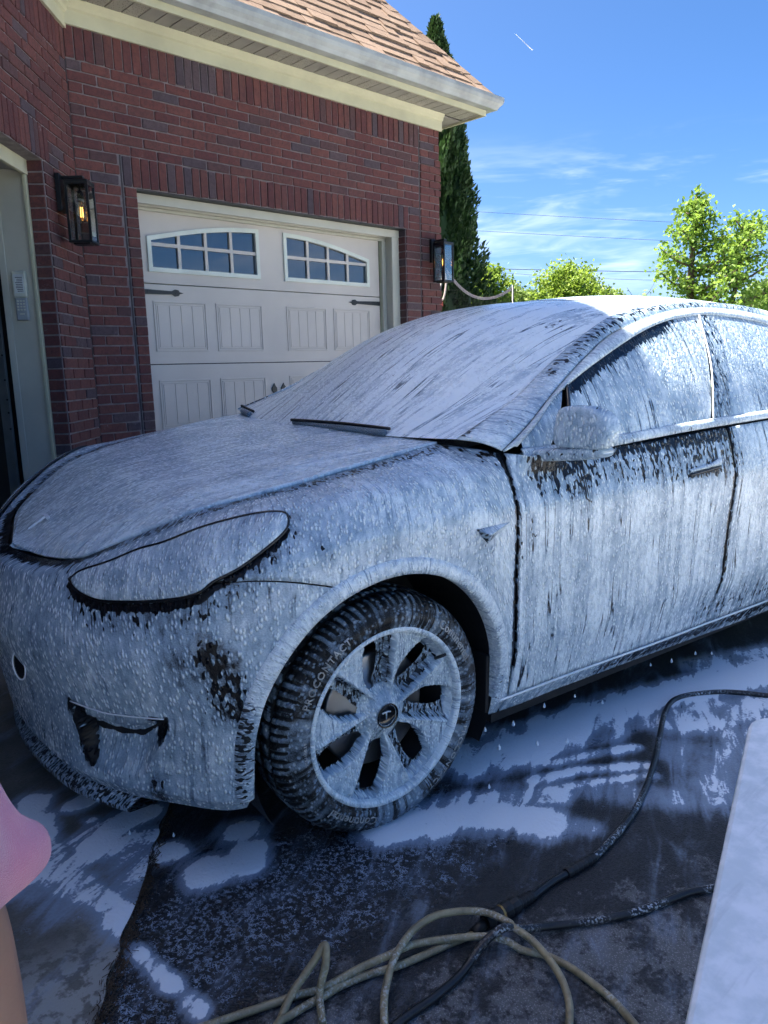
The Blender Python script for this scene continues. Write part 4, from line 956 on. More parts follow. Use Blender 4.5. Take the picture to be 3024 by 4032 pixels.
# bumper: both halves in one moulding
def bumper():
    nu, nv = 190, 96; U = np.concatenate([np.linspace(0, idx_u(7.6), nu)]); T = np.linspace(0, 1, nv)
    a = np.array([seam_v(x) for x in U]); UU = np.repeat(U, nv); VV = (a[:, None] + (6 - a)[:, None] * T[None]).ravel()
    P0 = skin(UU, VV); nrm = np.stack([P0[:, 0] - .2, P0[:, 1], 0 * UU], 1); nrm /= np.linalg.norm(nrm, axis=1)[:, None]
    P = P0 - nrm * fog_depth(P0)[:, None]
    F = gfaces(nu, nv, flip=True); uvv = np.stack([UU, P[:, 2]], 1)
    b = bare_of(P0); fd = fog_depth(P0); lq = np.abs(P0[:, 1])
    edge = (fd > .001) & (((lq < .522) & (lq > .49)) | ((lq > .725) & (P0[:, 2] > .36))); b = np.maximum(b, edge * 1.1); 
    P, F, used = cut_arch(P, F); P = P[used]; uvv = uvv[used]; b = b[used]
    n = len(P); V = np.vstack([P, P * [1, -1, 1]]); F2 = F + [tuple(i + n for i in f[::-1]) for f in F]
    o = mob('front_bumper', c2l(V), F2, M['foam_bump'], CAR, uv=np.vstack([uvv, uvv * [-1, 1]]), attrs={'bare': np.concatenate([b, b])})
    # black lower lip under the nose
    V = []; 
    us = np.linspace(0, idx_u(3.3), 40); top = skin(us, np.full(40, 5.9)); bot = skin(us, np.full(40, 6.0))
    rows = [top + [0.012, 0, 0], bot + [-.028, 0, -.022], bot + [-.030, 0, -.036], bot + [.10, 0, -.036]]
    A_ = np.stack(rows, 1).reshape(-1, 3); F = gfaces(40, 4); n = len(A_)
    uvl = np.stack([np.repeat(us, 4), np.tile([0, .05, .065, .2], 40)], 1)
    mob('chin_spoiler', c2l(np.vstack([A_, A_ * [1, -1, 1]])), F + [tuple(i + n for i in f[::-1]) for f in F], M['foam_trim'], CAR, uv=np.vstack([uvl, uvl]), attrs={'bare': np.full(2 * n, .68)})
bumper()
for sd in (1, -1):   # foam beads on the lips of the intakes
    for vv in ((.4465, .4405, .4575),):
        pp = []
        for l_ in np.linspace(.505, .775, 16):
            z_ = np.interp(l_, [.5, .62, .78], vv); i_ = np.argmin((LOOKN[:, 1] - l_) ** 2 + (LOOKN[:, 2] - z_) ** 2); p_ = LOOKN[i_].copy(); p_[2] = z_
            if vv[0] < .4: p_ += np.array([.022, -.010, 0])
            pp.append(p_ * [1, sd, 1])
        MB().tube(c2l(pp), .0020, 5).ob('intake_bead', M['foam_solid'], CAR, smooth=True)
for sd in (1, -1):
    panel('front_fender', idx_u(2.2), U_DF - G, lambda u: .05, 6.0, M['foam_fender'], sd, arch=True, split=lambda u: min(seam_v(u) - .02, 2.73))
    panel('front_door', U_DF + G, U_B - G, .04, 4.985, M['foam_side'], sd)
    panel('rear_door', U_B + G, U_RD - G, .04, 4.985, M['foam_side'], sd, arch=True, du=.02, dv=.02)
    panel('rocker_panel', U_DF + G, idx_u(16.4), 5.015, 6, M['foam_side'], sd, arch=True)
    panel('rear_quarter', U_RD + G, idx_u(18.7), .04, 6, M['foam_side'], sd, arch=True, du=.02, dv=.02)
def rear_body():
    us = np.linspace(idx_u(18.7) + G, UV_[-1], 50); vs = np.linspace(.04, 6, 40)
    P = skin(np.repeat(us, 40), np.tile(vs, 50)); n = len(P); F = gfaces(50, 40, flip=True)
    uvv = np.stack([np.repeat(us, 40), P[:, 2]], 1)
    mob('rear_bumper', c2l(np.vstack([P, P * [1, -1, 1]])), F + [tuple(i + n for i in f[::-1]) for f in F], M['foam_side'], CAR, uv=np.vstack([uvv, uvv]), attrs={'bare': np.zeros(2 * n)})
rear_body()

def loft(name, near, far=None, mat=None, nt=60, nl=70, bulge=0.0, uvmode='l', bare=None, crown=None, solid=0.0, sym=True, center=None, parent=None):
    """skin between an edge line and its mirror image through a centre line"""
    E_ = np.array(crspline(near, nt // (len(near) - 1) + 1)); Cn = np.array(crspline(center, nt // (len(center) - 1) + 1)); n = min(len(E_), len(Cn))
    E_, Cn = E_[:n], Cn[:n]; t = np.linspace(-1, 1, nl)
    w = np.abs(t) ** 2.1
    P = Cn[:, None, :] * (1 - w)[None, :, None] + (E_ * [1, 0, 1])[:, None, :] * w[None, :, None]
    P[:, :, 1] = E_[:, 1][:, None] * t[None]
    L_ = np.concatenate([[0], np.cumsum(np.linalg.norm(np.diff(Cn, axis=0), axis=1))])
    uvv = np.stack([P[:, :, 1], np.repeat(L_[:, None], nl, 1)], 2).reshape(-1, 2)
    P = P.reshape(-1, 3); b = bare(P) if bare else np.zeros(len(P))
    o = mob(name, c2l(P), gfaces(n, nl, flip=True), mat, parent or CAR, uv=uvv, attrs={'bare': b})
    if solid:
        s_ = o.modifiers.new('edge', 'SOLIDIFY'); s_.thickness = solid; s_.offset = -1
    return o
# hood
hoodN = [tuple(p) for p in ROWS[0][:11]]
hoodN = [(p[0] + (.004 if i < 3 else 0), p[1] - (.004 if i > 1 else 0), p[2] + .004) for i, p in enumerate(hoodN)]
def hood():
    E_ = np.array(crspline(hoodN, 14)); n = len(E_)
    E_[0, 1] = max(E_[0, 1], 1e-4); nl = 90; t = np.linspace(-1, 1, nl)
    cz = np.interp(E_[:, 0], [-.76, -.72, -.66, -.5, -.3, 0, .2, .38], [.0, .014, .028, .036, .034, .034, .024, .008])
    cs = np.interp(E_[:, 0], [-.76, -.6, -.2, .2, .38], [0, 0, 0, -.03, -.10])
    w = 1 - np.abs(t) ** 2.4; w2 = 1 - t ** 2
    P = np.zeros((n, nl, 3)); P[:, :, 0] = E_[:, 0][:, None] + cs[:, None] * w2[None]
    P[:, :, 1] = E_[:, 1][:, None] * t[None]
    # soft crease lines running back along the hood
    cre = np.exp(-((np.abs(t) - .80) / .07) ** 2)
    P[:, :, 2] = E_[:, 2][:, None] + cz[:, None] * w[None] + .006 * cre[None] * np.clip(cz / .03, 0, 1)[:, None]
    uvv = np.stack([P[:, :, 1] - .25 * P[:, :, 0], P[:, :, 0] * 1.03], 2).reshape(-1, 2); P = P.reshape(-1, 3)
    b = bare_of(P, [([(-.66, 0, .83)], .03, .2)])
    o = mob('hood', c2l(P), gfaces(n, nl, flip=True), M['foam_hood'], CAR, uv=uvv, attrs={'bare': b})
    s_ = o.modifiers.new('edge', 'SOLIDIFY'); s_.thickness = .014; s_.offset = -1
hood()
# dark shut-line gap and lock panel under the hood edge
def strip(name, A_, B_, mat, parent=None, both=True, n=None, off=0.0, bare=0.0):
    A_, B_ = np.array(A_), np.array(B_); N_ = len(A_); V = np.stack([A_, B_], 1).reshape(-1, 3); F = gfaces(N_, 2)
    Ls = np.concatenate([[0], np.cumsum(np.linalg.norm(np.diff(A_, axis=0), axis=1))]); w = np.linalg.norm(A_ - B_, axis=1)
    uvv = np.stack([np.repeat(Ls, 2), np.stack([0 * w, -w], 1).ravel()], 1)
    out = []
    for sd in ((1, -1) if both else (1,)):
        out.append(mob(name, c2l(V * [1, sd, 1]), F if sd > 0 else [f[::-1] for f in F], mat, parent or CAR, uv=uvv, attrs={'bare': np.full(len(V), bare)}))
    return out
hl = np.array(crspline([tuple(p) for p in ROWS[0][:11]], 10)); strip('shut_line_seal', hl + [0, -.03, -.022], hl + [0, .018, -.016], M['black_rubber'])
# inner core so nothing shows through the gaps
core = MB()
def core_body():
    us = np.linspace(0, UV_[-1], 90); vs = [.0, 1, 2, 3, 4, 5, 6]
    P = skin(np.repeat(us, 7), np.tile(vs, 90)).reshape(90, 7, 3); c = P.copy()
    P[:, :, 1] *= .965; P[:, :, 0] = (P[:, :, 0] - 1.5) * .978 + 1.5; P[:, :, 2] -= .004
    P = P.reshape(-1, 3); F = gfaces(90, 7, flip=True); Pn, F2, used = cut_arch(P, F); Pn = Pn[used]; n = len(Pn)
    mob('inner_shell', c2l(np.vstack([Pn, Pn * [1, -1, 1]])), F2 + [tuple(i + n for i in f[::-1]) for f in F2], M['under'], CAR, smooth=False)
core_body()
fl = MB(); fl.box(-.45, 3.5, -.60, .60, .15, .21); fl.box(.47, 2.40, -.86, .86, .150, .24)
fl.ob('floor_pan', M['under'], CAR)

# glass house
WS_E = [(.395,.755,1.082),(.668,.712,1.181),(.81,.685,1.252),(.944,.66,1.319),(1.12,.63,1.398),(1.293,.60,1.461),(1.42,.585,1.489),(1.536,.572,1.507)]
WS_C = [(.25,0,1.072),(.41,0,1.185),(.57,0,1.290),(.74,0,1.385),(.89,0,1.450),(1.10,0,1.510),(1.33,0,1.545),(1.512,0,1.560)]
def ws_bare(P):
    return bare_of(P, [([(.6,-.66,1.2),(1.0,-.60,1.40),(1.4,-.5,1.52)], .16, .42), ([(1.35,.30,1.52),(1.45,.0,1.55),(1.45,-.4,1.54)], .06, .40), ([(1.1,.5,1.43),(1.3,.5,1.49)], .05, .35)], absl=False)
loft('windscreen', WS_E, mat=M['foam_ws'], center=WS_C, nt=84, nl=90, bare=ws_bare)
RF_E = [(1.545,.571,1.509),(1.80,.56,1.532),(2.05,.555,1.538),(2.35,.55,1.530),(2.65,.545,1.500),(3.05,.545,1.41),(3.40,.555,1.30),(3.68,.60,1.115)]
RF_C = [(1.521,0,1.562),(1.80,0,1.588),(2.05,0,1.597),(2.35,0,1.590),(2.70,0,1.555),(3.10,0,1.47),(3.45,0,1.35),(3.76,0,1.125)]
loft('glass_roof', RF_E, mat=M['foam_roof'], center=RF_C, nt=84, nl=60, bare=lambda P: .22 * np.ones(len(P)))
cowl = MB(); cowl.add(c2l([(.28,-.74,1.035),(.28,.74,1.035),(.50,.76,1.06),(.50,-.76,1.06)]), [(0, 1, 2, 3)]); cowl.ob('cowl_panel', M['black_gloss'], CAR)
tl = MB(); tl.add(c2l([(3.66,-.66,1.10),(3.66,.66,1.10),(3.80,.60,1.085),(3.80,-.60,1.085)]), [(0, 1, 2, 3)]); tl.ob('tailgate_edge', M['black_gloss'], CAR)

# A-pillar / cant rail (upper body face), side rail, window line
def reline(pts, n): 
    q = np.array(crspline(pts, 24)); L_ = np.concatenate([[0], np.cumsum(np.linalg.norm(np.diff(q, axis=0), axis=1))]); x = np.linspace(0, L_[-1], n)
    return np.stack([np.interp(x, L_, q[:, k]) for k in range(3)], 1)
NP = 160
GE = reline(WS_E + RF_E[1:], NP)
RAIL = reline([(.485,.865,1.052),(.62,.835,1.115),(.813,.782,1.222),(1.03,.722,1.325),(1.274,.664,1.416),(1.679,.622,1.500),(2.073,.612,1.516),(2.47,.612,1.484),(2.90,.615,1.41),(3.25,.66,1.28),(3.60,.69,1.10)], NP)
DLO = reline([(.540,.868,1.058),(.66,.838,1.122),(.80,.80,1.208),(1.097,.745,1.323),(1.431,.692,1.427),(1.703,.672,1.475),(1.992,.664,1.482),(2.381,.664,1.447),(2.80,.675,1.36),(3.15,.72,1.23),(3.42,.765,1.10)], NP)
BELT = reline([(.560,.868,1.050),(.80,.876,1.052),(1.053,.880,1.060),(1.426,.880,1.076),(2.046,.872,1.090),(2.60,.858,1.100),(3.10,.82,1.108),(3.40,.77,1.100)], NP)
def ribbon(name, A_, B_, mat, nw=8, bul=0.0, bare=None, i0=0, i1=None, flip=False, thick=0.0, out=0.0, parent=None, sides=(1, -1), uvlen=1.0):
    A_, B_ = A_[i0:i1], B_[i0:i1]; n = len(A_); w = np.linspace(0, 1, nw)
    P = A_[:, None] * (1 - w)[None, :, None] + B_[:, None] * w[None, :, None]
    nrm = np.stack([0 * A_[:, 0], np.full(n, .75), np.full(n, .65)], 1); 
    P = P + nrm[:, None] * (bul * 4 * w * (1 - w) + out)[None, :, None]
    Ls = np.concatenate([[0], np.cumsum(np.linalg.norm(np.diff(A_, axis=0), axis=1))]); W = np.linalg.norm(A_ - B_, axis=1)
    uvv = np.stack([np.repeat(Ls[:, None], nw, 1), -W[:, None] * w[None]], 2).reshape(-1, 2); P = P.reshape(-1, 3)
    b = bare(P) if bare else np.zeros(len(P)); obs = []
    for sd in sides:
        F = gfaces(n, nw, flip=(sd > 0) != flip)
        o = mob(name, c2l(P * [1, sd, 1]), F, mat, parent or CAR, uv=uvv, attrs={'bare': b}); obs.append(o)
        if thick:
            s_ = o.modifiers.new('edge', 'SOLIDIFY'); s_.thickness = thick; s_.offset = -1
    return obs
up = GE.copy(); up[:, 1] += .004; up[:, 2] += .004
def rail_bare(P): return bare_of(P, [([(.85,.72,1.28),(1.2,.65,1.43),(1.5,.60,1.50),(2.0,.585,1.53),(2.4,.58,1.51)], .045, .64), ([(.55,.80,1.12),(.7,.77,1.19)], .05, .30), ([(.42,.76,1.09),(.9,.675,1.31)], .012, .8)])
ribbon('roof_pillar', up, RAIL, M['foam_rail'], 14, .012, rail_bare, thick=.006)
ribbon('side_rail', RAIL + [0, .002, -.001], DLO + [0, .006, 0], M['foam_trim'], 7, .012, lambda P: .18 + 0 * P[:, 0], thick=.006)
ribbon('belt_moulding', BELT + [0, .004, .002], BELT + [0, .018, -.030], M['foam_trim'], 6, .006, lambda P: bare_of(P, [([(.6,.89,1.03),(1.1,.9,1.04)], .03, .45), ([(1.3,.9,1.05),(1.8,.9,1.06)], .02, .35)]), thick=.006)
# side glass, cut along s
def glass(name, s0a, s0b, s1a, s1b, mat, out=0.0, bare=None, n=90, nw=44):
    """between belt and window line; s at belt (a) and at the top (b)"""
    def at(line, s): return np.stack([np.interp(s, line[:, 0], line[:, k]) for k in range(3)], 1)
    t = np.linspace(0, 1, n); A_ = at(BELT, s0a + (s1a - s0a) * t); B_ = at(DLO, s0b + (s1b - s0b) * t)
    w = np.linspace(0, 1, nw); P = B_[:, None] * (1 - w)[None, :, None] + A_[:, None] * w[None, :, None]
    P[:, :, 1] += .022 * 4 * w * (1 - w) * np.clip(np.linalg.norm(A_ - B_, axis=1)[:, None] / .4, 0, 1) + out
    uvv = np.stack([P[:, :, 0], P[:, :, 2]], 2).reshape(-1, 2); W_ = np.repeat(np.linalg.norm(A_ - B_, axis=1)[:, None], nw, 1) * w[None]
    P = P.reshape(-1, 3); b = bare(P, W_.ravel()) if bare else np.zeros(len(P))
    for sd in (1, -1):
        mob(name, c2l(P * [1, sd, 1]), gfaces(n, nw, flip=sd < 0), mat, CAR, uv=uvv, attrs={'bare': b})
def wb(P, W_):
    return np.clip(1.5 - W_ / .042, 0, 1) * 1.15 * np.clip((1.62 - P[:, 0]) * 8, 0, 1) + np.clip(1.4 - W_ / .12, 0, 1) * .30 + .04
glass('quarter_glass', .575, .57, .700, .835, M['foam_win'], out=-.004, bare=lambda P, W_: .25 * np.clip(1.3 - W_ / .03, 0, 1), n=40)
glass('front_window', .735, .870, 1.600, 1.790, M['foam_win'], bare=wb)
glass('door_pillar_cover', 1.606, 1.797, 1.735, 1.905, M['foam_win'], out=.004, bare=lambda P, W_: .52 + 0 * W_, n=24)
glass('rear_window', 1.742, 1.912, 2.62, 2.66, M['foam_win'], bare=lambda P, W_: .12 + 0 * W_)
glass('rear_quarter_glass', 2.66, 2.70, 3.38, 3.40, M['foam_win'], n=50)
def at1(line, s): return np.array([np.interp(s, line[:, 0], line[:, k]) for k in range(3)])
for (sa, sb, r) in ((.718, .852, .008), (1.603, 1.794, .003)):
    for sd in (1, -1):
        a, b = at1(BELT, sa), at1(DLO, sb); a[1] += .010; b[1] += .006; mid = (a + b) / 2; mid[1] += .022
        MB().tube(c2l(np.array(crspline([a, mid, b], 8)) * [1, sd, 1]), r, 6).ob('window_bar', M['black_gloss'] if sa < 1 else M['foam_solid'], CAR, smooth=True)
# wheel arch trims, liners
for cs, cz in ARCHC:
    for sd in (1, -1):
        angs = np.radians(np.concatenate([np.linspace(-16, 196, 120)])); rad = [ARCHR - .003, ARCHR + .010, ARCHR + .028, ARCHR + .040, ARCHR + .042]
        P = []; ua = []
        for a in angs:
            for j, r in enumerate(rad):
                s_, z_ = cs + r * math.cos(a), cz + r * math.sin(a)
                if z_ < cz: s_ = cs + math.copysign(r, math.cos(a))
                P.append((s_, lat(s_, z_) + (.010, .013, .010, .005, -.003)[j], z_)); ua.append((a * .43, r))
        inn = []
        P = np.array(P).reshape(len(angs), 5, 3); inner = P[:, :1].copy(); inner[:, :, 1] -= .045; P = np.concatenate([inner, P], 1).reshape(-1, 3)
        ua = np.array(ua).reshape(len(angs), 5, 2); ua = np.concatenate([ua[:, :1] - [0, .04], ua], 1).reshape(-1, 2)
        b = bare_of(P, [([(cs-.455,.93,.50),(cs-.46,.93,.20)], .05, .80), ([(cs+.43,.93,.35),(cs+.44,.92,.2)], .04, .4)])
        mob('wheel_arch_trim', c2l(P * [1, sd, 1]), gfaces(len(angs), 6, flip=sd > 0), M['foam_trim'], CAR, uv=ua, attrs={'bare': b})
        li = MB(); V = []; N_ = 40
        for a in np.radians(np.linspace(-30, 210, N_)):
            r = ARCHR + .004; 
            for l_ in (.915, .80, .58): V.append((cs + r * math.cos(a), -sd * l_, cz + r * math.sin(a)))
        li.add(V, gfaces(N_, 3)); li.add([(cs - .45, -sd * .58, .18), (cs + .45, -sd * .58, .18), (cs + .45, -sd * .58, .85), (cs - .45, -sd * .58, .85)], [(0, 1, 2, 3)])
        li.ob('wheel_well_liner', M['liner'], CAR, smooth=True)
# mud flap behind the front wheel
for sd in (1,):
    mf = MB(); mf.box(.395, .41, -.91, -.70, .225, .42); mf.ob('splash_guard', M['liner'], CAR, bev=.004)
# headlights
HLT = [(-0.701, 0.469, 0.766), (-0.676, 0.488, 0.789), (-0.623, 0.555, 0.82), (-0.562, 0.612, 0.855), (-0.513, 0.664, 0.877), (-0.436, 0.72, 0.914), (-0.357, 0.776, 0.94), (-0.301, 0.813, 0.951), (-0.268, 0.834, 0.95), (-0.262, 0.847, 0.944)]
HLBOT = [(-0.701, 0.469, 0.766), (-0.698, 0.504, 0.75), (-0.684, 0.549, 0.739), (-0.662, 0.6, 0.735), (-0.62, 0.675, 0.743), (-0.575, 0.744, 0.754), (-0.528, 0.808, 0.77), (-0.495, 0.841, 0.787), (-0.471, 0.851, 0.808), (-0.411, 0.874, 0.838), (-0.341, 0.882, 0.879), (-0.291, 0.878, 0.909), (-0.271, 0.866, 0.927), (-0.262, 0.847, 0.944)]
for sd in (1, -1):
    A_ = reline(HLT, 70); B_ = reline(HLBOT, 70); w = np.linspace(0, 1, 26)
    P = A_[:, None] * (1 - w)[None, :, None] + B_[:, None] * w[None, :, None]
    wid = np.linalg.norm(A_ - B_, axis=1); kk = np.linspace(0, 1, 70)[:, None] ** 1.5; nrmv = np.array([-.62, .62, .48]) * (1 - kk) + np.array([-.10, .85, .52]) * kk
    bul = (np.clip(wid / .14, 0, 1) * .026)[:, None] * (4 * w * (1 - w))[None] ** .6 + .010
    P = P + nrmv[:, None] * bul[..., None]
    uvv = np.stack([P[:, :, 0] + P[:, :, 1], P[:, :, 2] * 1.5], 2).reshape(-1, 2); P = P.reshape(-1, 3)
    b = bare_of(P, [([(-.28,.83,.93),(-.35,.80,.92)], .04, .45), ([(-.44,.80,.88)], .02, .6), ([(-.66,.56,.79),(-.62,.66,.80)], .02, .35)])
    hlo = mob('headlight', c2l(P * [1, sd, 1]), gfaces(70, 26, flip=sd > 0), M['foam_light'], CAR, uv=uvv, attrs={'bare': b})
    ring = np.vstack([A_ + nrmv * .010, (B_ + nrmv * .010)[::-1], (A_ + nrmv * .012)[:2]])
    MB().tube(c2l(ring * [1, sd, 1]), .0048, 6).ob('lens_seal', M['black_gloss'], hlo, smooth=True)
# mirrors
def superq(cx, cy, cz, rx, ry, rz, e=.55, n=28):
    V = []; 
    for i in range(n + 1):
        a = -math.pi / 2 + math.pi * i / n
        for j in range(n * 2):
            t = 2 * math.pi * j / (n * 2); sg = lambda x, p: math.copysign(abs(x) ** p, x)
            V.append((cx + rx * sg(math.cos(a), e) * sg(math.cos(t), e), cy + ry * sg(math.cos(a), e) * sg(math.sin(t), e), cz + rz * sg(math.sin(a), e)))
    return np.array(V), [(i * 2 * n + j, i * 2 * n + (j + 1) % (2 * n), (i + 1) * 2 * n + (j + 1) % (2 * n), (i + 1) * 2 * n + j) for i in range(n) for j in range(2 * n)]
for sd in (1, -1):
    V, F = superq(.690, 1.016, 1.120, .040, .082, .064, .40)
    # taper: narrower towards the top outer corner, raked back outwards
    k = (V[:, 2] - 1.116) / .070; o_ = (V[:, 1] - 1.012) / .084
    V[:, 2] -= np.clip(k, 0, 1) * .030 * np.clip(o_, -1, 1) ** 2 * (o_ > 0); V[:, 0] += .030 * o_ + .012 * k; V[:, 1] -= .015 * np.clip(k, 0, 1) * (o_ > 0)
    if sd < 0: V[:, 0] += .22; V[:, 1] -= .05
    uvv = np.stack([V[:, 1] + V[:, 0] * .6, V[:, 2]], 1)
    b = bare_of(V, [([(.66,.92,1.17),(.72,1.05,1.165)], .025, .5), ([(.63,.91,1.06),(.63,.91,1.15)], .015, .45)])
    mir = mob('wing_mirror', c2l(V * [1, sd, 1]), F, M['foam_fender'], CAR, uv=uvv, attrs={'bare': b})
    V, F = superq(.670, .955, 1.034, .050, .125, .020, .5, 16); V[:, 0] += .05 * (V[:, 1] - .955) / .125; V[:, 2] += .014 * (V[:, 1] - .955) / .125
    if sd < 0: V[:, 0] += .2; V[:, 1] -= .05
    mob('mirror_arm', c2l(V * [1, sd, 1]), F, M['foam_trim'], mir, uv=np.stack([V[:, 1], V[:, 2]], 1), attrs={'bare': np.full(len(V), .42)})
for sd in (1, -1):
    q = skin(np.linspace(idx_u(10.4), idx_u(15.8), 60), np.full(60, 5.0)) + [0, .005, 0]
    MB().tube(c2l(q * [1, sd, 1]), .0042, 5).ob('sill_bead', M['foam_solid'], CAR, smooth=True)
# door handles, repeater, wipers, tow-hook cover, emblem
for sd in (1, -1):
    for s0, z0 in ((1.385, .906), (2.42, .915)):
        pts = []
        for t in np.linspace(0, 1, 14): pts.append((s0 + .215 * t, lat(s0 + .215 * t, z0 + .01 * t) + .004, z0 + .012 * t))
        hb = MB()
        top = [(p[0], p[1] + .001, p[2] + .004 + .012 * max(0, (i / 13 - .68) / .32)) for i, p in enumerate(pts)]; bot = [(p[0], p[1] + .001, p[2] - .008 - .004 * max(0, (i / 13 - .68) / .32)) for i, p in enumerate(pts)]
        V = []; 
        for a, b in zip(top, bot): V += [(a[0], a[1] - .01, a[2]), a, (a[0], (a[1] + b[1]) / 2 + .005, (a[2] + b[2]) / 2), b, (b[0], b[1] - .01, b[2])]
        V = np.array(V)
        h_ = mob('door_handle', c2l(V * [1, sd, 1]), gfaces(14, 5, flip=sd > 0), M['foam_trim'], CAR, uv=np.stack([V[:, 0], V[:, 2]], 1), attrs={'bare': np.full(len(V), .2)})
        MB().tube(c2l(np.array([(p[0], p[1] - .001, p[2] - .017) for p in pts]) * [1, sd, 1]), .007, 6).ob('handle_recess', M['black_gloss'], h_, smooth=True)
    V = np.array([(.290, lat(.29,.85) + .002, .850), (.430, lat(.43,.852) + .002, .852), (.335, lat(.335,.802) + .002, .802), (.318, lat(.32,.83) + .032, .836)])
    rp = mob('side_repeater', c2l(V * [1, sd, 1]), [(0, 3, 1), (3, 2, 1), (0, 2, 3)][::1], M['foam_trim'], CAR, smooth=False, uv=np.stack([V[:, 0], V[:, 2]], 1), attrs={'bare': [.8, -.1, .9, .4]})
def wiper(a, b, c):
    w_ = MB(); w_.tube(c2l(crspline([a, b, c], 8)), [.012] * 9 + [.009] * 8, 6); o = w_.ob('wiper', M['foam_trim'], CAR, smooth=True)
    o.data.attributes.new('bare', 'FLOAT', 'POINT').data.foreach_set('value', [.6] * len(o.data.vertices)); o.data.uv_layers.new(name='flow')
    bl = MB(); p = np.array(crspline([(a[0] + .02, a[1], a[2] + .012), (b[0] + .015, b[1], b[2] + .014), (c[0] - .01, c[1], c[2] + .01)], 8)); bl.tube(c2l(p), .006, 5); bl.ob('blade', M['black_rubber'], o, smooth=True)
def ws_pt(k, t, up_=.012):
    e = np.array(crspline(WS_E, 12))[k]; c = np.array(crspline(WS_C, 12))[k]; w = abs(t) ** 2.1; p = c * (1 - w) + e * [1, 0, 1] * w; p[1] = e[1] * t; p[2] += up_; return tuple(p)
wiper(ws_pt(0, .66, .010), ws_pt(1, .34, .004), ws_pt(1, -.02, .004)); wiper(ws_pt(0, -.60, .008), ws_pt(0, -.78, .010), ws_pt(1, -.92, .004))
th = MB(); 
def disc(n, r, th_, c, nrm, up):
    nrm, up = Vector(nrm).normalized(), Vector(up); a = nrm.cross(up).normalized(); b = a.cross(nrm)
    return [Vector(c) + (a * math.cos(2 * math.pi * i / n) * r + b * math.sin(2 * math.pi * i / n) * r * 1.25) + nrm * h for h in (0, th_) for i in range(n)], [tuple(range(n, 2 * n))] + [(i, (i + 1) % n, n + (i + 1) % n, n + i) for i in range(n)]
_u0 = np.interp(.28, [0, .28, .48], [0, idx_u(1), idx_u(2)])
_p = skin([_u0], [3.7])[0]
V, F = disc(24, .032, .004, c2l([_p])[0], (-.95, -.3, 0), (0, 0, 1)); th.add(V, F)
tho = th.ob('tow_hook_cover', M['black_gloss'], CAR)
rg = MB(); nn_ = Vector((-.95, -.3, 0)).normalized(); a_ = nn_.cross(Vector((0, 0, 1))).normalized()
rg.tube([Vector(c2l([_p])[0]) + nn_ * .005 + a_ * math.cos(t) * .033 + Vector((0, 0, 1)) * math.sin(t) * .041 for t in np.linspace(0, 2 * math.pi, 25)], .0025, 5, False); rg.ob('cover_rim', M['foam_solid'], tho, smooth=True)
def emblem(name, M4, size, mat, parent, th=.004):
    """plain T-shaped badge: a curved bar over a tapering stem"""
    e = MB(); top = []; N_ = 10
    for i in range(N_ + 1):
        x = -1 + 2 * i / N_; top.append((x, .78 - .16 * x * x))
    low = [(x * .92, y - .22) for x, y in top]
    poly = top + low[::-1][:5] + [(.10, .50), (0.0, -1.0), (-.10, .50)] + low[::-1][6:]
    poly = [(x * size, y * size) for x, y in poly]
    e.prism(poly, M4.col[0].xyz, M4.col[1].xyz, M4.col[2].xyz, M4.translation, th)
    return e.ob(name, mat, parent)
mm = Matrix.Identity(4); zz = Vector((-.52, 0, .85)).normalized(); xx = Vector((0, -1, 0)); yy = zz.cross(xx)
for i in range(3): mm[i][0] = xx[i]; mm[i][1] = yy[i]; mm[i][2] = zz[i]
mm.translation = Vector((-.665, 0, .836)); emblem('hood_emblem', mm, .040, M['foam_solid'], CAR, .005)
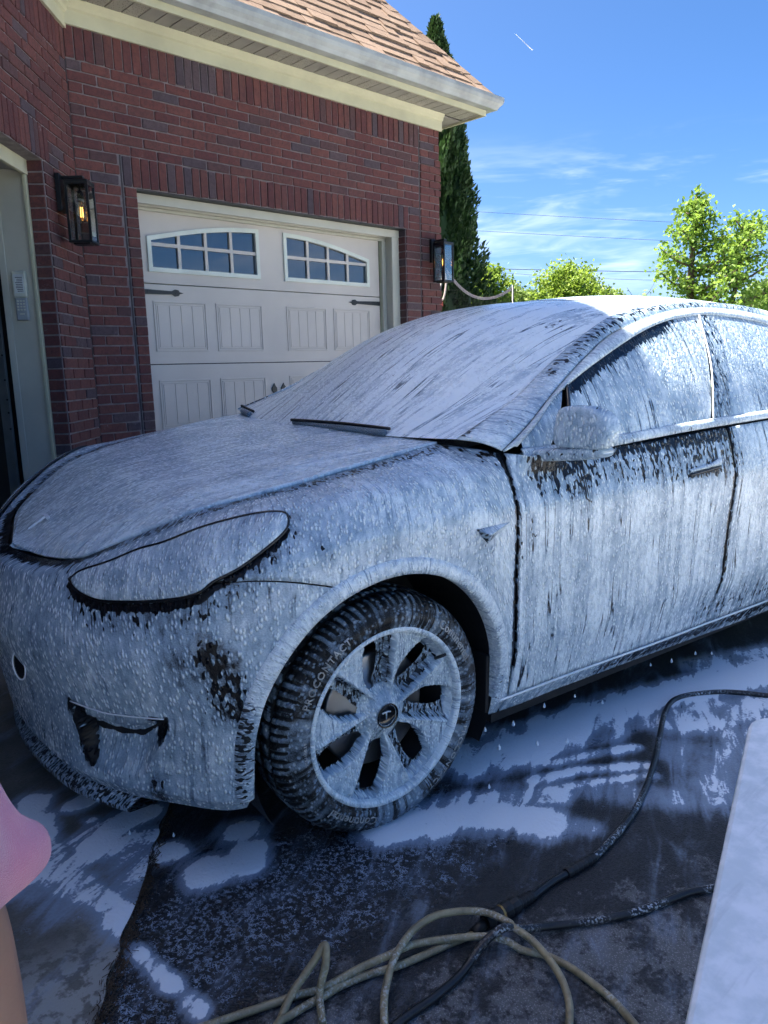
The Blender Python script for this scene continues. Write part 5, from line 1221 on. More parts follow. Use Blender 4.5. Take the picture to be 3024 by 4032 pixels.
# ------------------------------------------------------------------ wheels
def wheel_meshes():
    out = {}
    # tyre
    prof = [(.252,-.006),(.258,.004),(.268,.010),(.272,.0085),(.274,.0125),(.290,.0145),(.306,.0125),(.308,.0100),(.324,.0055),(.336,-.004),(.3445,-.016),(.350,-.030),(.3525,-.046),(.3455,-.049),(.3455,-.058),(.3545,-.061),(.3555,-.080),(.356,-.098),(.3475,-.101),(.3475,-.111),(.356,-.114),(.3555,-.135),(.3545,-.152),(.3465,-.155),(.3465,-.165),(.353,-.168),(.350,-.185),(.342,-.205),(.325,-.226),(.290,-.236),(.252,-.225)]
    N_ = 450; V = []; uvv = []; dark = []
    for i in range(N_):
        a = 2 * math.pi * i / N_
        for r, o in prof:
            rr = r
            sip = i % 5 < 2; dk = 0.0
            if -.046 <= o <= -.004 and r > .335 and sip: rr -= .004; dk = 1.0
            if -.205 < o < -.046 and r > .349 and i % 10 < 2: rr -= .005; dk = 1.0
            if r < .349 and o < -.046 and o > -.17: dk = 1.0
            dark.append(dk)
            if .275 < r < .305 and 18 < (i % 192) < 30 and False: rr += 0
            # sipes lean: shift angle with depth
            a2 = a + .5 * np.clip(-o - .01, 0, .05)
            x, z = rr * math.cos(a2), rr * math.sin(a2)
            if z < -.345: z = -.345
            V.append((x, -o, z)); uvv.append((a * .30, r - o))
    nP = len(prof); F = gfaces(N_, nP, wrapu=True)
    V = np.array(V); ang = np.arctan2(V[:, 2], V[:, 0]); bare = .1 + .25 * (np.abs(np.degrees(ang) - 130) < 28) * (np.hypot(V[:, 0], V[:, 2]) < .335) - .5 * np.exp(-((np.degrees(ang) + 165) / 24) ** 2) - .3 * np.exp(-((np.degrees(ang) - 40) / 18) ** 2) - .10 * (np.hypot(V[:, 0], V[:, 2]) > .334) * (ang > .4) - .25 * (np.degrees(ang) < -60) * (np.degrees(ang) > -90)
    bare = np.maximum(bare, np.array(dark))
    out['tyre'] = mesh('tyre', V, F, M['foam_tyre'], uv=uvv, attrs={'bare': bare})
    # wheel cover: seven blades, each with a swept slot beside it
    NS, NR_ = 7 * 44, 40; rad = np.concatenate([np.linspace(.030, .060, 6)[:-1], np.linspace(.060, .246, NR_)])
    V = []; uvv = []; S_ = 360 / 7
    hole = []; rec = []
    for i in range(NS):
        for j, r in enumerate(rad):
            f = np.clip((r - .05) / .2, 0, 1); ridge0 = 86.7 - math.degrees(math.asin(min(1, .016 / r)))   # straight spoke edge, offset from the centre
            ang = ridge0 - S_ * i / 44; k = i % 44; ph = S_ * k / 44
            pet = float(np.interp(r, [.06, .10, .14, .24], [9, 8, 11, 28]))            # blade width, degrees
            gap = float(np.interp(r, [.085, .13, .18, .225], [16, 27, 23, 14]))
            dish = -.024 * (1 - f) ** 1.2
            if ph < 1.2: o = -.002 + .004 * f
            elif ph < pet: o = -.003 - .012 * (ph / pet) * f
            else: o = -.040 * np.clip(f * 4, 0, 1)
            if ph >= pet and ph > S_ - 2.4: o = -.024 * np.clip(f * 4, 0, 1)
            o += dish
            if r > .233: o = o + (-.010 - o) * min(1, (r - .233) / .010)
            if r < .058: o = -.010 - .5 * (r - .030) * (r > .045)
            V.append((r * math.cos(math.radians(ang)), -o, r * math.sin(math.radians(ang)))); uvv.append((V[-1][0], V[-1][2]))
            rec.append(.62 if (ph > pet + .5 and .085 < r < .236) else (-.12 if ph < pet else 0.0))
            hole.append(pet + .5 < ph < pet + gap and .080 < r < .230)
    nR = len(rad); F = []
    for q in gfaces(NS, nR, wrapu=True, flip=True):
        if not all(hole[i] for i in q): F.append(q)
    V = np.array(V); b = np.array(rec)
    me = mesh('wheel', V, F, M['foam_wheel'], uv=uvv, attrs={'bare': b})
    out['cover'] = me
    # rim: barrel and bright lip
    lp = [(.246,-.012),(.247,.004),(.252,.009),(.262,.010),(.264,.004),(.258,-.004)]
    V = []; uvv = []
    for i in range(160):
        a = 2 * math.pi * i / 160
        for r, o in lp: V.append((r * math.cos(a), -o, r * math.sin(a))); uvv.append((a * .25, r))
    out['lip'] = mesh('rim_lip', V, gfaces(160, len(lp), wrapu=True), M['foam_trim'], uv=uvv, attrs={'bare': np.full(len(V), -.1)})
    bp = [(.246,-.012),(.238,-.05),(.225,-.10),(.22,-.20),(.02,-.20)]; V = []
    for i in range(64):
        a = 2 * math.pi * i / 64
        for r, o in bp: V.append((r * math.cos(a), -o, r * math.sin(a)))
    out['barrel'] = mesh('rim_barrel', V, gfaces(64, len(bp), wrapu=True), M['under'])
    bd = [(.172,-.095),(.172,-.075),(.165,-.072),(.09,-.072),(.085,-.055),(.03,-.055)]; V = []
    for i in range(64):
        a = 2 * math.pi * i / 64
        for r, o in bd: V.append((r * math.cos(a), -o, r * math.sin(a)))
    out['disc'] = mesh('brake_disc', V, gfaces(64, len(bd), wrapu=True), M['alloy'])
    c = MB(); V = [(0, .016, 0)]; n = 32
    for r, o in ((.024, -.016), (.031, -.012), (.034, -.003), (.037, -.006)):
        V += [(r * math.cos(2 * math.pi * i / n), -o, r * math.sin(2 * math.pi * i / n)) for i in range(n)]
    F = [(0, 1 + i, 1 + (i + 1) % n) for i in range(n)] + [(1 + k * n + i, 1 + (k + 1) * n + i, 1 + (k + 1) * n + (i + 1) % n, 1 + k * n + (i + 1) % n) for k in range(3) for i in range(n)]
    out['cap'] = mesh('centre_cap', V, F, M['black_gloss'])
    e = MB(); poly = []
    for i in range(11):
        x = -1 + .2 * i; poly.append((x, .75 - .16 * x * x))
    low = [(x * .9, y - .2) for x, y in poly]
    poly = poly + low[::-1][:5] + [(.1, .45), (0, -1), (-.1, .45)] + low[::-1][6:]
    e.prism([(x * .015, y * .015) for x, y in poly], (1, 0, 0), (0, 0, 1), (0, -1, 0), (0, .0155, 0), .004); out['logo'] = e.mesh('cap_emblem', M['foam_solid'])
    v = MB(); v.tube([(.17, .005, .13), (.185, -.015, .142), (.192, -.02, .146)], [.005, .005, .004], 8); out['valve'] = v.mesh('valve', M['iron'], True)
    # raised sidewall lettering
    def lettering(txt, r0, size, ctr, name, sp=1.0):
        cu = bpy.data.curves.new('t', 'FONT'); cu.body = txt; cu.size = size; cu.extrude = .0012; cu.align_x = 'CENTER'; cu.space_character = sp; cu.resolution_u = 2
        ob = bpy.data.objects.new('t', cu); COL.objects.link(ob)
        me = bpy.data.meshes.new_from_object(ob.evaluated_get(bpy.context.evaluated_depsgraph_get()))
        bpy.data.objects.remove(ob); V = []; rp = [p[0] for p in prof[:12]]; op = [p[1] for p in prof[:12]]
        for v_ in me.vertices:
            r = r0 + v_.co.y; a = math.radians(ctr) - v_.co.x / r0
            V.append((r * math.cos(a), -(np.interp(r, rp, op) + .0022 + v_.co.z), r * math.sin(a)))
        F = [tuple(p.vertices) for p in me.polygons]; bpy.data.meshes.remove(me)
        return mesh(name, V, F, M['letter'], smooth=False)
    M['letter'] = m_plain('foamy_lettering', (.40, .41, .40), .6, var=.4, scale=40)
    L_ = [lettering('Continental', .287, .036, 38, 'lettering'), lettering('Continental', .287, .036, -118, 'lettering'),
          lettering('PROCONTACT', .289, .028, 138, 'lettering', 1.15), lettering('255/45R19', .279, .013, 183, 'lettering', 1.2), lettering('PROCONTACT', .289, .028, -42, 'lettering', 1.15)]
    out['letters'] = L_
    return out
WM = wheel_meshes()
for s_, sd in ((0, 1), (0, -1), (2.89, 1), (2.89, -1)):
    w = link('wheel', WM['cover'], CAR)
    w.matrix_local = Matrix.Translation((s_, -sd * .93, .345)) @ Matrix.Rotation(0 if sd > 0 else math.pi, 4, 'Z')
    for k, nm in (('tyre', 'tyre'), ('lip', 'rim_lip'), ('barrel', 'rim_barrel'), ('disc', 'brake_disc'), ('cap', 'centre_cap'), ('logo', 'cap_emblem'), ('valve', 'valve')): link(nm, WM[k], w)
    for lm in WM['letters']: link('lettering', lm, w)
tag(bpy.data.objects['wheel'], 'foamy front wheel with seven swept blades')
# ------------------------------------------------------------------ trees, net, wires
def leaf_cards(pts, size, rs, up=.5, aspect=.62):
    """many small folded leaves: two triangles pairs per leaf"""
    n = len(pts); d = rs.normal(size=(n, 3)); d[:, 2] += up * 0; d /= np.linalg.norm(d, axis=1)[:, None]
    e = rs.normal(size=(n, 3)); e -= (e * d).sum(1)[:, None] * d; e /= np.linalg.norm(e, axis=1)[:, None]; nn = np.cross(d, e)
    s = size * rs.uniform(.6, 1.25, n)[:, None]
    a = pts - d * s * .5; b = pts + d * s * .5; c = pts + e * s * aspect * .5 + nn * s * .10; f = pts - e * s * aspect * .5 + nn * s * .10
    V = np.stack([a, c, b, f], 1).reshape(-1, 3); i = np.arange(n) * 4
    return V, np.stack([i, i + 1, i + 2, i + 3], 1)
def fast_mesh(name, V, F, mat):
    me = bpy.data.meshes.new(name); me.vertices.add(len(V)); me.vertices.foreach_set('co', np.asarray(V, np.float32).ravel())
    n, k = F.shape; me.loops.add(n * k); me.loops.foreach_set('vertex_index', F.astype(np.int32).ravel()); me.polygons.add(n)
    me.polygons.foreach_set('loop_start', (np.arange(n) * k).astype(np.int32)); me.polygons.foreach_set('loop_total', np.full(n, k, np.int32)); me.materials.append(mat); me.update(calc_edges=True); return me
def tree(name, base, h, r, label, leaf, nl, size, seed, shape='round', group=None, trunk_h=.25, nb=26, lean=0.0, two=False):
    rs = np.random.default_rng(seed); root = empty(name, base); tag(root, label, 'tree', group)
    tb = MB(); tr = h * .016 + .02; ends = []; top = h * .96
    tb.tube([(0, 0, 0), (h * .01, 0, h * .3), (0, h * .01, h * .65), (0, 0, top)], [tr * 1.6, tr * 1.2, tr * .7, tr * .12], 8)
    leaders = [(0.0, 0.0, top)]
    if two: tb.tube([(0, 0, h * .2), (r * .45, -r * .3, h * .5), (r * .62, -r * .42, h * .84)], [tr, tr * .6, tr * .1], 6); leaders.append((r * .62, -r * .42, h * .84))
    for i in range(nb):
        t = trunk_h + (1 - trunk_h) * ((i + rs.random()) / nb) ** .9; az = i * 2.4 + rs.uniform(-.4, .4); z0 = t * h * .93
        if shape == 'cone': reach = r * (1.05 - .95 * (t - trunk_h) / (1 - trunk_h)) * rs.uniform(.7, 1.1)
        else: reach = r * math.sin(math.pi * min(1, .18 + .82 * (t - trunk_h) / (1 - trunk_h)) ** .9) ** .6 * rs.uniform(.65, 1.1) + r * .12
        L0 = leaders[i % len(leaders)]; fx = min(1, z0 / L0[2]); bx, by = L0[0] * max(0, fx - .25) / .75, L0[1] * max(0, fx - .25) / .75
        if z0 > L0[2]: continue
        e = np.array([bx + math.cos(az) * reach, by + math.sin(az) * reach, z0 + reach * rs.uniform(.25, .6)]); mid = np.array([bx + math.cos(az) * reach * .5, by + math.sin(az) * reach * .5, z0 + reach * .16])
        tb.tube([(bx, by, z0), mid, e], [tr * .45 * (1 - t * .6), tr * .25, tr * .06], 5)
        ends.append(((bx, by, z0), mid, e))
    tb.ob('trunk', M['bark'], root, smooth=True)
    pts = []
    per = nl // max(1, len(ends) + len(leaders))
    for a, m_, e in ends:
        t = rs.random(per) ** .75; a, e = np.array(a), np.array(e)
        p = np.where(t[:, None] < .5, a + (m_ - a) * (t[:, None] * 2), m_ + (e - m_) * (t[:, None] * 2 - 1)); sp = (.05 + .16 * np.sin(np.clip(t, .1, 1) * 2.6)) * r * (.85 if shape == 'open' else .62 if shape == 'cone' else 1.25)
        pts.append(p + rs.normal(size=(per, 3)) * sp[:, None] * .6)
    for L0 in leaders:
        t = rs.random(per) ** .7; p = np.stack([L0[0] * t, L0[1] * t, h * .4 + (L0[2] * 1.02 - h * .4) * t], 1); pts.append(p + rs.normal(size=(per, 3)) * (r * .14 * (1.1 - t))[:, None])
    pts = np.vstack(pts); V, F = leaf_cards(pts, size, rs)
    link('crown', fast_mesh('crown', V, F, leaf), root); return root
G0 = -.55
def cypress(base, h, r, label, seed, n=52000):
    rs = np.random.default_rng(seed); root = empty('arborvitae_tree', base); tag(root, label, 'tree')
    MB().tube([(0, 0, 0), (0, 0, h * .9)], [.09, .02], 8).ob('trunk', M['bark'], root, smooth=True)
    # flame-shaped plumes, leaning outwards, packed on the surface
    t = rs.random(n) ** .85; az = rs.uniform(0, 2 * math.pi, n)
    prof = r * np.interp(t, [0, .08, .25, .5, .75, .9, 1.0], [.75, .95, 1.0, .86, .60, .34, .05])
    lump = 1 + .18 * np.sin(az * 3 + t * 9 + 1) + .16 * np.sin(az * 6 - t * 23) + .14 * np.sin(az * 9 + t * 41) + .10 * np.sin(az * 14 - t * 67)
    rr = prof * lump * (1 - .34 * rs.random(n) ** 2.2)
    p = np.stack([rr * np.cos(az), rr * np.sin(az), t * h + .03 * rs.normal(size=n)], 1)
    out = np.stack([np.cos(az), np.sin(az), np.full(n, 1.5)], 1) + rs.normal(size=(n, 3)) * .45; out /= np.linalg.norm(out, axis=1)[:, None]
    e = np.cross(out, rs.normal(size=(n, 3))); e /= np.linalg.norm(e, axis=1)[:, None]; s = (.055 * rs.uniform(.6, 1.4, n))[:, None]; nn = np.cross(out, e)
    V = np.stack([p - out * s * .4, p + e * s * .30 + nn * s * .1, p + out * s * .8, p - e * s * .30 + nn * s * .1], 1).reshape(-1, 3); i = np.arange(n) * 4
    link('crown', fast_mesh('crown', V, np.stack([i, i + 1, i + 2, i + 3], 1), M['leaf_cyp']), root)
    core = []; N_ = 24
    for tt in np.linspace(0, 1, 20):
        q = r * .80 * np.interp(tt, [0, .08, .25, .5, .75, .9, 1.0], [.75, .95, 1.0, .86, .60, .34, .05])
        core += [(q * math.cos(2 * math.pi * k / N_), q * math.sin(2 * math.pi * k / N_), tt * h * .98) for k in range(N_)]
    F = [(a * N_ + k, a * N_ + (k + 1) % N_, (a + 1) * N_ + (k + 1) % N_, (a + 1) * N_ + k) for a in range(19) for k in range(N_)]
    mob('inner_foliage', core, F, M['leaf_cyp'], root)
cypress((5.33, 1.50, -.4), 5.80, .57, 'tall dark columnar evergreen close behind the right corner of the garage', 3)
tree('poplar_tree', (15.95, 2.95, G0), 5.85, 1.85, 'young open tree with two pale green leaders, at right above the car roof', M['leaf_poplar'], 9000, .115, 11, 'cone', trunk_h=.34, nb=54, two=True)
GR = 'trees along the far edge of the lawn'
tree('broadleaf_tree', (31.0, 20.7, G0), 7.1, 1.5, 'narrow bright tree just right of the columnar evergreen', M['leaf_far'], 9000, .20, 21, group=GR, nb=24)
tree('broadleaf_tree', (33.2, 20.3, G0), 6.1, 1.5, 'duller low tree between the narrow bright tree and the broad one', M['leaf_far2'], 8000, .20, 22, group=GR)
tree('broadleaf_tree', (33.8, 17.6, G0), 6.8, 2.2, 'broad sunlit yellow-green tree, the widest behind the car roof', M['leaf_far'], 16000, .20, 23, group=GR, nb=34)
tree('broadleaf_tree', (36.0, 16.6, G0), 5.7, 1.5, 'lower green tree on the right flank of the broad tree', M['leaf_far2'], 8000, .20, 24, group=GR)
tree('broadleaf_tree', (32.6, 18.9, G0), 5.6, 1.4, 'small tree on the left flank of the broad tree', M['leaf_far2'], 7000, .20, 26, group=GR)
tree('small_tree', (24.6, 4.35, G0), 4.3, 1.5, 'small grey-green tree cut by the right edge of the picture', M['leaf_far2'], 3000, .20, 25, 'open', trunk_h=.3)
tree('shrub', (15.0, 3.9, G0), 3.2, .95, 'dense low yellow-green bush at the foot of the young open tree', M['leaf_far'], 6500, .11, 27, trunk_h=.12)
for i, (x, y, h) in enumerate(((47.5, 20.6, 6.2), (50.0, 18.5, 6.0), (52.5, 17.2, 5.6))):
    rs = np.random.default_rng(60 + i); root = empty('bare_tree', (x, y, G0)); tag(root, ('leafless grey tree left of the other bare ones beyond the roof', 'leafless grey tree in the middle of the bare ones beyond the roof', 'leafless grey tree right of the other bare ones beyond the roof')[i], 'tree', 'bare far trees')
    b = MB(); b.tube([(0, 0, 0), (.1, 0, h * .5), (0, 0, h)], [.10, .06, .02], 5)
    for k in range(16):
        a = k * 2.4; z = h * (.35 + .04 * k); L_ = rs.uniform(.5, 1.3); b.tube([(0, 0, z), (math.cos(a) * L_ * .6, math.sin(a) * L_ * .6, z + L_ * .5), (math.cos(a) * L_, math.sin(a) * L_, z + L_ * 1.1)], [.03, .02, .01], 4)
    b.ob('branches', M['twig'], root)
for i, (x, y, w, lb) in enumerate(((43, 21, 2.4, 'low far bush left of the bare trees'), (56, 15.5, 3.0, 'low far bush beside the neighbouring roof'), (30, 5.6, 2.6, 'low bush in front of the neighbouring roof'))):
    tree('shrub', (x, y, G0), (5.0, 5.4, 3.3)[i], w, lb, M['leaf_far2'], 4200, .32, 70 + i, group='low bushes beyond the lawn', trunk_h=.08)
# neighbouring house, only its roof shows
nh = empty('neighbour_house', (63.5, 15.0, G0)); tag(nh, 'distant house with a brown shingled roof at the right edge', 'house')
MB().box(-6, 6, -5, 5, 0, 3.4).ob('wall', M['wall_far'], nh); r_ = MB(); r_.add([(-6.6, -5.6, 3.3), (6.6, -5.6, 3.3), (6.6, 5.6, 3.3), (-6.6, 5.6, 3.3), (-3, 0, 6.4), (3, 0, 6.4)], [(0, 1, 5, 4), (1, 2, 5), (2, 3, 4, 5), (3, 0, 4)]); r_.ob('roof', M['roof_far'], nh)
# power lines
for i, (a, b, lb) in enumerate((((47.37, 34.54, 13.04), (63.37, 18.51, 11.30), 'topmost overhead cable crossing the sky'), ((47.40, 34.11, 11.55), (63.16, 18.35, 9.88), 'second overhead cable from the top'), ((48.25, 32.52, 8.59), (62.84, 18.10, 7.75), 'thick dark overhead cable, third from the top'), ((50.99, 29.67, 7.92), (57.5, 23.2, 7.36), 'lowest overhead cable, just above the far trees'))):
    a, b = Vector(a), Vector(b); d = b - a; a2, b2 = a - d * 1.2, b + d * 1.2
    pts = [a2 + (b2 - a2) * t + Vector((0, 0, -1)) * .5 * math.sin(math.pi * t) + Vector((0, 0, .48)) for t in np.linspace(0, 1, 24)]
    tag(MB().tube(pts, .014 if i != 2 else .026, 5).ob('power_cable', M['wire'], smooth=True), lb, 'cable', 'overhead cables')
ct = MB(); ct.tube([(1795, 1304.5, 844.5), (1808, 1286.5, 823), (1820.8, 1268.6, 802)], [.15, .8, 1.3], 8); c_ = ct.ob('contrail', M['vapour'], smooth=True); tag(c_, 'short white aircraft trail high in the blue sky', 'contrail')
# net on two poles beside the evergreen
def net():
    root = empty('sports_net', (4.6, .9, -.3)); tag(root, 'black sports net with sagging pale tape between two dark poles behind the car', 'net')
    P1, P2 = Vector((4.724, .875, 2.459)), Vector((5.258, .287, 2.198)); o = Vector((4.6, .9, -.3))
    MB().tube([Vector((4.42, .89, -.3)) - o, Vector((4.598, .88, 2.01)) - o, P1 - o], .014, 8).ob('pole', M['pole'], root, smooth=True)
    MB().tube([Vector((5.258, .287, -.3)) - o, P2 - o + Vector((0, 0, .02))], .013, 8).ob('pole', M['pole'], root, smooth=True)
    MB().tube([P1 - o + Vector((0, 0, -.03)), P1 - o + Vector((0, 0, .03))], .020, 8).ob('pole_cap', M['galv'], root, smooth=True)
    tp = lambda t: P1.lerp(P2, t) + Vector((0, 0, -1)) * (.27 * 4 * t * (1 - t) * (1 - .25 * t))
    ts = np.linspace(0, 1, 30); tape = MB(); V = []
    for t in ts: q = tp(t) - o; V += [q + Vector((.006, -.006, .010)), q + Vector((.010, -.010, -.018)), q + Vector((-.006, .006, -.018)), q + Vector((-.002, .002, .010))]
    tape.add(V, [(i * 4 + k, i * 4 + (k + 1) % 4, (i + 1) * 4 + (k + 1) % 4, (i + 1) * 4 + k) for i in range(29) for k in range(4)]); tape.ob('tape', M['tape'], root)
    st = MB(); st.tube(crspline([P1 - o + Vector((0, 0, -.02)), Vector((4.70, .83, 2.28)) - o, Vector((4.655, .83, 2.10)) - o, Vector((4.615, .85, 2.06)) - o], 6), .011, 6); st.ob('strap', M['tape'], root, smooth=True)
    MB().box(-.025, .03, -.02, .02, -.05, .0, Matrix.Translation(Vector((4.612, .85, 2.05)) - o)).ob('clip', M['orange'], root, bev=.005)
    nt_ = MB()
    for t in np.linspace(.02, .98, 46): q = tp(t) - o; b = P1.lerp(P2, t) - o; nt_.tube([q, Vector((b.x, b.y, 1.35))], .0014, 4, False)
    for z in np.arange(1.4, 2.2, .03):
        prev = None
        for t in ts:
            q = tp(t) - o; b = P1.lerp(P2, t) - o; zz = z + .3
            if zz < q.z: 
                p = Vector((b.x, b.y, zz))
                if prev is not None: nt_.tube([prev, p], .0012, 3, False)
                prev = p
            else: prev = None
    tag(nt_.ob('mesh', M['net'], root), kind='stuff')
net()
# ------------------------------------------------------------------ hoses
def hose(name, pts, r, mat, label, cat='hose', hz=None):
    root_pts = crspline([(p[0], p[1], (p[2] if len(p) > 2 else r + .002)) for p in pts], 7)
    W = [gnd(*p) for p in root_pts]; o = MB().tube(W, r, 10).ob(name, mat, smooth=True); tag(o, label, cat); return o, W
HB = [(2.4, 1.9), (2.0, 1.55), (1.70, 1.19), (1.622, 1.089), (1.539, 1.021), (1.40, .967), (1.27, .992), (1.063, 1.102), (.915, 1.185), (.748, 1.267), (.591, 1.33), (.443, 1.369), (.318, 1.39), (.195, 1.384), (.081, 1.394), (.02, 1.391)]
hb, W = hose('pressure_hose', HB, .0095, M['hoseblack'], 'wet black hose curving from the foam to a coupling among the tan hose')
def collar(a, b, r, name, mat, par, n=14, ribs=0):
    A_, B_ = gnd(*a), gnd(*b); k = max(2, ribs * 4 + 1); pts = [A_.lerp(B_, i / (k - 1)) for i in range(k)]; rr = [r * (1 - (.10 if (ribs and i % 4 in (0,)) else 0)) for i in range(k)]
    return MB().tube(pts, rr, n).ob(name, mat, par, smooth=not ribs)
collar((.345, 1.388, .013), (.235, 1.386, .013), .0135, 'hose_sleeve', M['black_rubber'], hb, ribs=6)
collar((.10, 1.392, .015), (.045, 1.392, .016), .0150, 'bend_guard', M['black_rubber'], hb, ribs=5)
collar((.045, 1.392, .018), (-.005, 1.390, .018), .0215, 'coupling_nut', M['black_rubber'], hb, 12, ribs=2)
collar((-.006, 1.390, .018), (-.012, 1.390, .018), .0195, 'brass_ring', M['brass'], hb)
collar((-.012, 1.390, .018), (-.060, 1.388, .018), .0205, 'coupling_body', M['black_rubber'], hb, 12, ribs=2)
collar((-.060, 1.388, .016), (-.105, 1.396, .014), .0125, 'tail_sleeve', M['black_rubber'], hb)
T1 = [(-.10, 1.396), (-.164, 1.384), (-.238, 1.374), (-.307, 1.362), (-.37, 1.343), (-.435, 1.332), (-.482, 1.333), (-.523, 1.331), (-.559, 1.332), (-.60, 1.345, .02), (-.68, 1.42, .03),
      (-.70, 1.50, .03)]
hose('garden_hose', T1, .0085, M['hosetan'], 'tan hose running from the coupling down to the bottom left')
T2 = [(-.75, 1.24), (-.695, 1.255), (-.625, 1.272), (-.568, 1.286), (-.521, 1.298), (-.475, 1.314), (-.427, 1.326, .022), (-.372, 1.332, .026), (-.316, 1.339, .026), (-.258, 1.345, .026), (-.203, 1.365, .024), (-.149, 1.399, .028), (-.094, 1.433, .026), (-.063, 1.467, .02), (-.047, 1.498), (-.015, 1.543), (.001, 1.595), (.005, 1.644), (.005, 1.693), (-.001, 1.736), (-.02, 1.80), (-.06, 1.88)]
hose('garden_hose', T2, .0085, M['hosetan'], 'tan hose crossing the whole foreground and curling away at lower right')
T3 = [(-.47, 1.53, .012), (-.429, 1.481, .025), (-.395, 1.435, .03), (-.368, 1.408, .035), (-.332, 1.38, .045), (-.287, 1.355, .05), (-.234, 1.336, .052), (-.174, 1.33, .05), (-.128, 1.343, .048), (-.089, 1.365, .047), (-.058, 1.396, .046), (-.039, 1.443, .044), (-.041, 1.463, .044), (-.033, 1.502, .040), (-.034, 1.543, .035), (-.043, 1.589, .03), (-.059, 1.629, .025), (-.087, 1.668, .02), (-.13, 1.704, .012), (-.2, 1.76, .012)]
hose('garden_hose', [(p[0], p[1], p[2]) for p in T3], .0085, M['hosetan'], 'tan hose bent into the wide round loop at the bottom centre')
T4 = [(-0.59, 1.335, 0.01), (-0.543, 1.306, 0.03), (-0.504, 1.303, 0.06), (-0.475, 1.302, 0.085), (-0.459, 1.3, 0.1), (-0.455, 1.306, 0.1), (-0.468, 1.324, 0.075), (-0.483, 1.33, 0.045), (-0.495, 1.342, 0.02), (-0.518, 1.39, 0.01)]
hose('garden_hose', T4, .0085, M['hosetan'], 'tan hose kinked into a tall narrow upright loop, left of the round loop')
H2 = [(.80, 1.80), (.60, 1.70), (.486, 1.645), (.432, 1.621), (.374, 1.607), (.286, 1.587), (.21, 1.561), (.144, 1.531), (.056, 1.491, .016), (-.015, 1.468, .03), (-.06, 1.458, .05), (-.093, 1.453, .048), (-.14, 1.451, .03), (-.209, 1.466), (-.298, 1.478), (-.35, 1.479), (-.401, 1.483), (-.50, 1.50)]
hose('power_lead', H2, .0095, M['hoseblack'], 'black hose sprinkled with foam running under the white table', 'hose')
# ------------------------------------------------------------------ folding table at the right edge
def table():
    c0 = Vector((-1.125, -4.862, .74)); ax = Vector((-.961, -.276, 0)); ay = Vector((.276, -.961, 0)); W_, L_ = .76, 1.83; th = .045; R_ = .055
    root = empty('folding_table', (c0.x, c0.y, 0)); tag(root, 'scuffed white plastic table top at the bottom right corner', 'table')
    o = Vector((c0.x, c0.y, 0)); poly = []
    for cx, cy, a0 in ((R_, R_, 180), (W_ - R_, R_, 270), (W_ - R_, L_ - R_, 0), (R_, L_ - R_, 90)):
        for k in range(7): a = math.radians(a0 + 15 * k); poly.append((cx + R_ * math.cos(a), cy + R_ * math.sin(a)))
    t = MB(); t.prism(poly, ax, ay, Vector((0, 0, 1)), Vector((0, 0, .74 - th)), th); t.ob('table_top', M['table'], root, bev=.006)
    for (a, b) in ((.08, .25), (W_ - .08, .25), (.08, L_ - .25), (W_ - .08, L_ - .25)):
        p = ax * a + ay * b; g = gnd(0, 0); zg = CAR_O.z - ((o + p).x - CAR_O.x) * AX_Z.x / AX_Z.z - ((o + p).y - CAR_O.y) * AX_Z.y / AX_Z.z
        MB().tube([p + Vector((0, 0, zg)), p + Vector((0, 0, .70))], .0125, 8).ob('leg', M['galv'], root, smooth=True)
table()
# ------------------------------------------------------------------ falling and hanging drops
DR = [(.40, .905, .165), (.55, .885, .13), (.86, .885, .14), (1.45, .885, .12), (1.62, .885, .11), (.44, .93, .10), (.62, .93, .055), (.75, .95, .03), (.35, .98, .02), (1.0, .90, .08), (-.63, .55, .03), (-.53, .62, .02), (1.72, .90, .09), (1.30, .89, .145), (.70, .885, .15), (-.3, .86, .17)]
dm = None
for i, (s, l, z) in enumerate(DR):
    if dm is None:
        b = MB(); prof = [(.0005, .013), (.002, .009), (.0045, .003), (.0055, -.002), (.004, -.006), (.0008, -.008)]; b.tube([(0, 0, q) for r, q in prof], [r for r, q in prof], 8); dm = b.mesh('foam_drop', M['foam_solid'], True)
    o = link('foam_drop', dm); o.location = gnd(s, l, z); k = random.uniform(.6, 1.1); o.scale = (k, k, k); tag(o, 'small white drop of foam falling below the car', 'foam drop', 'falling foam drops')
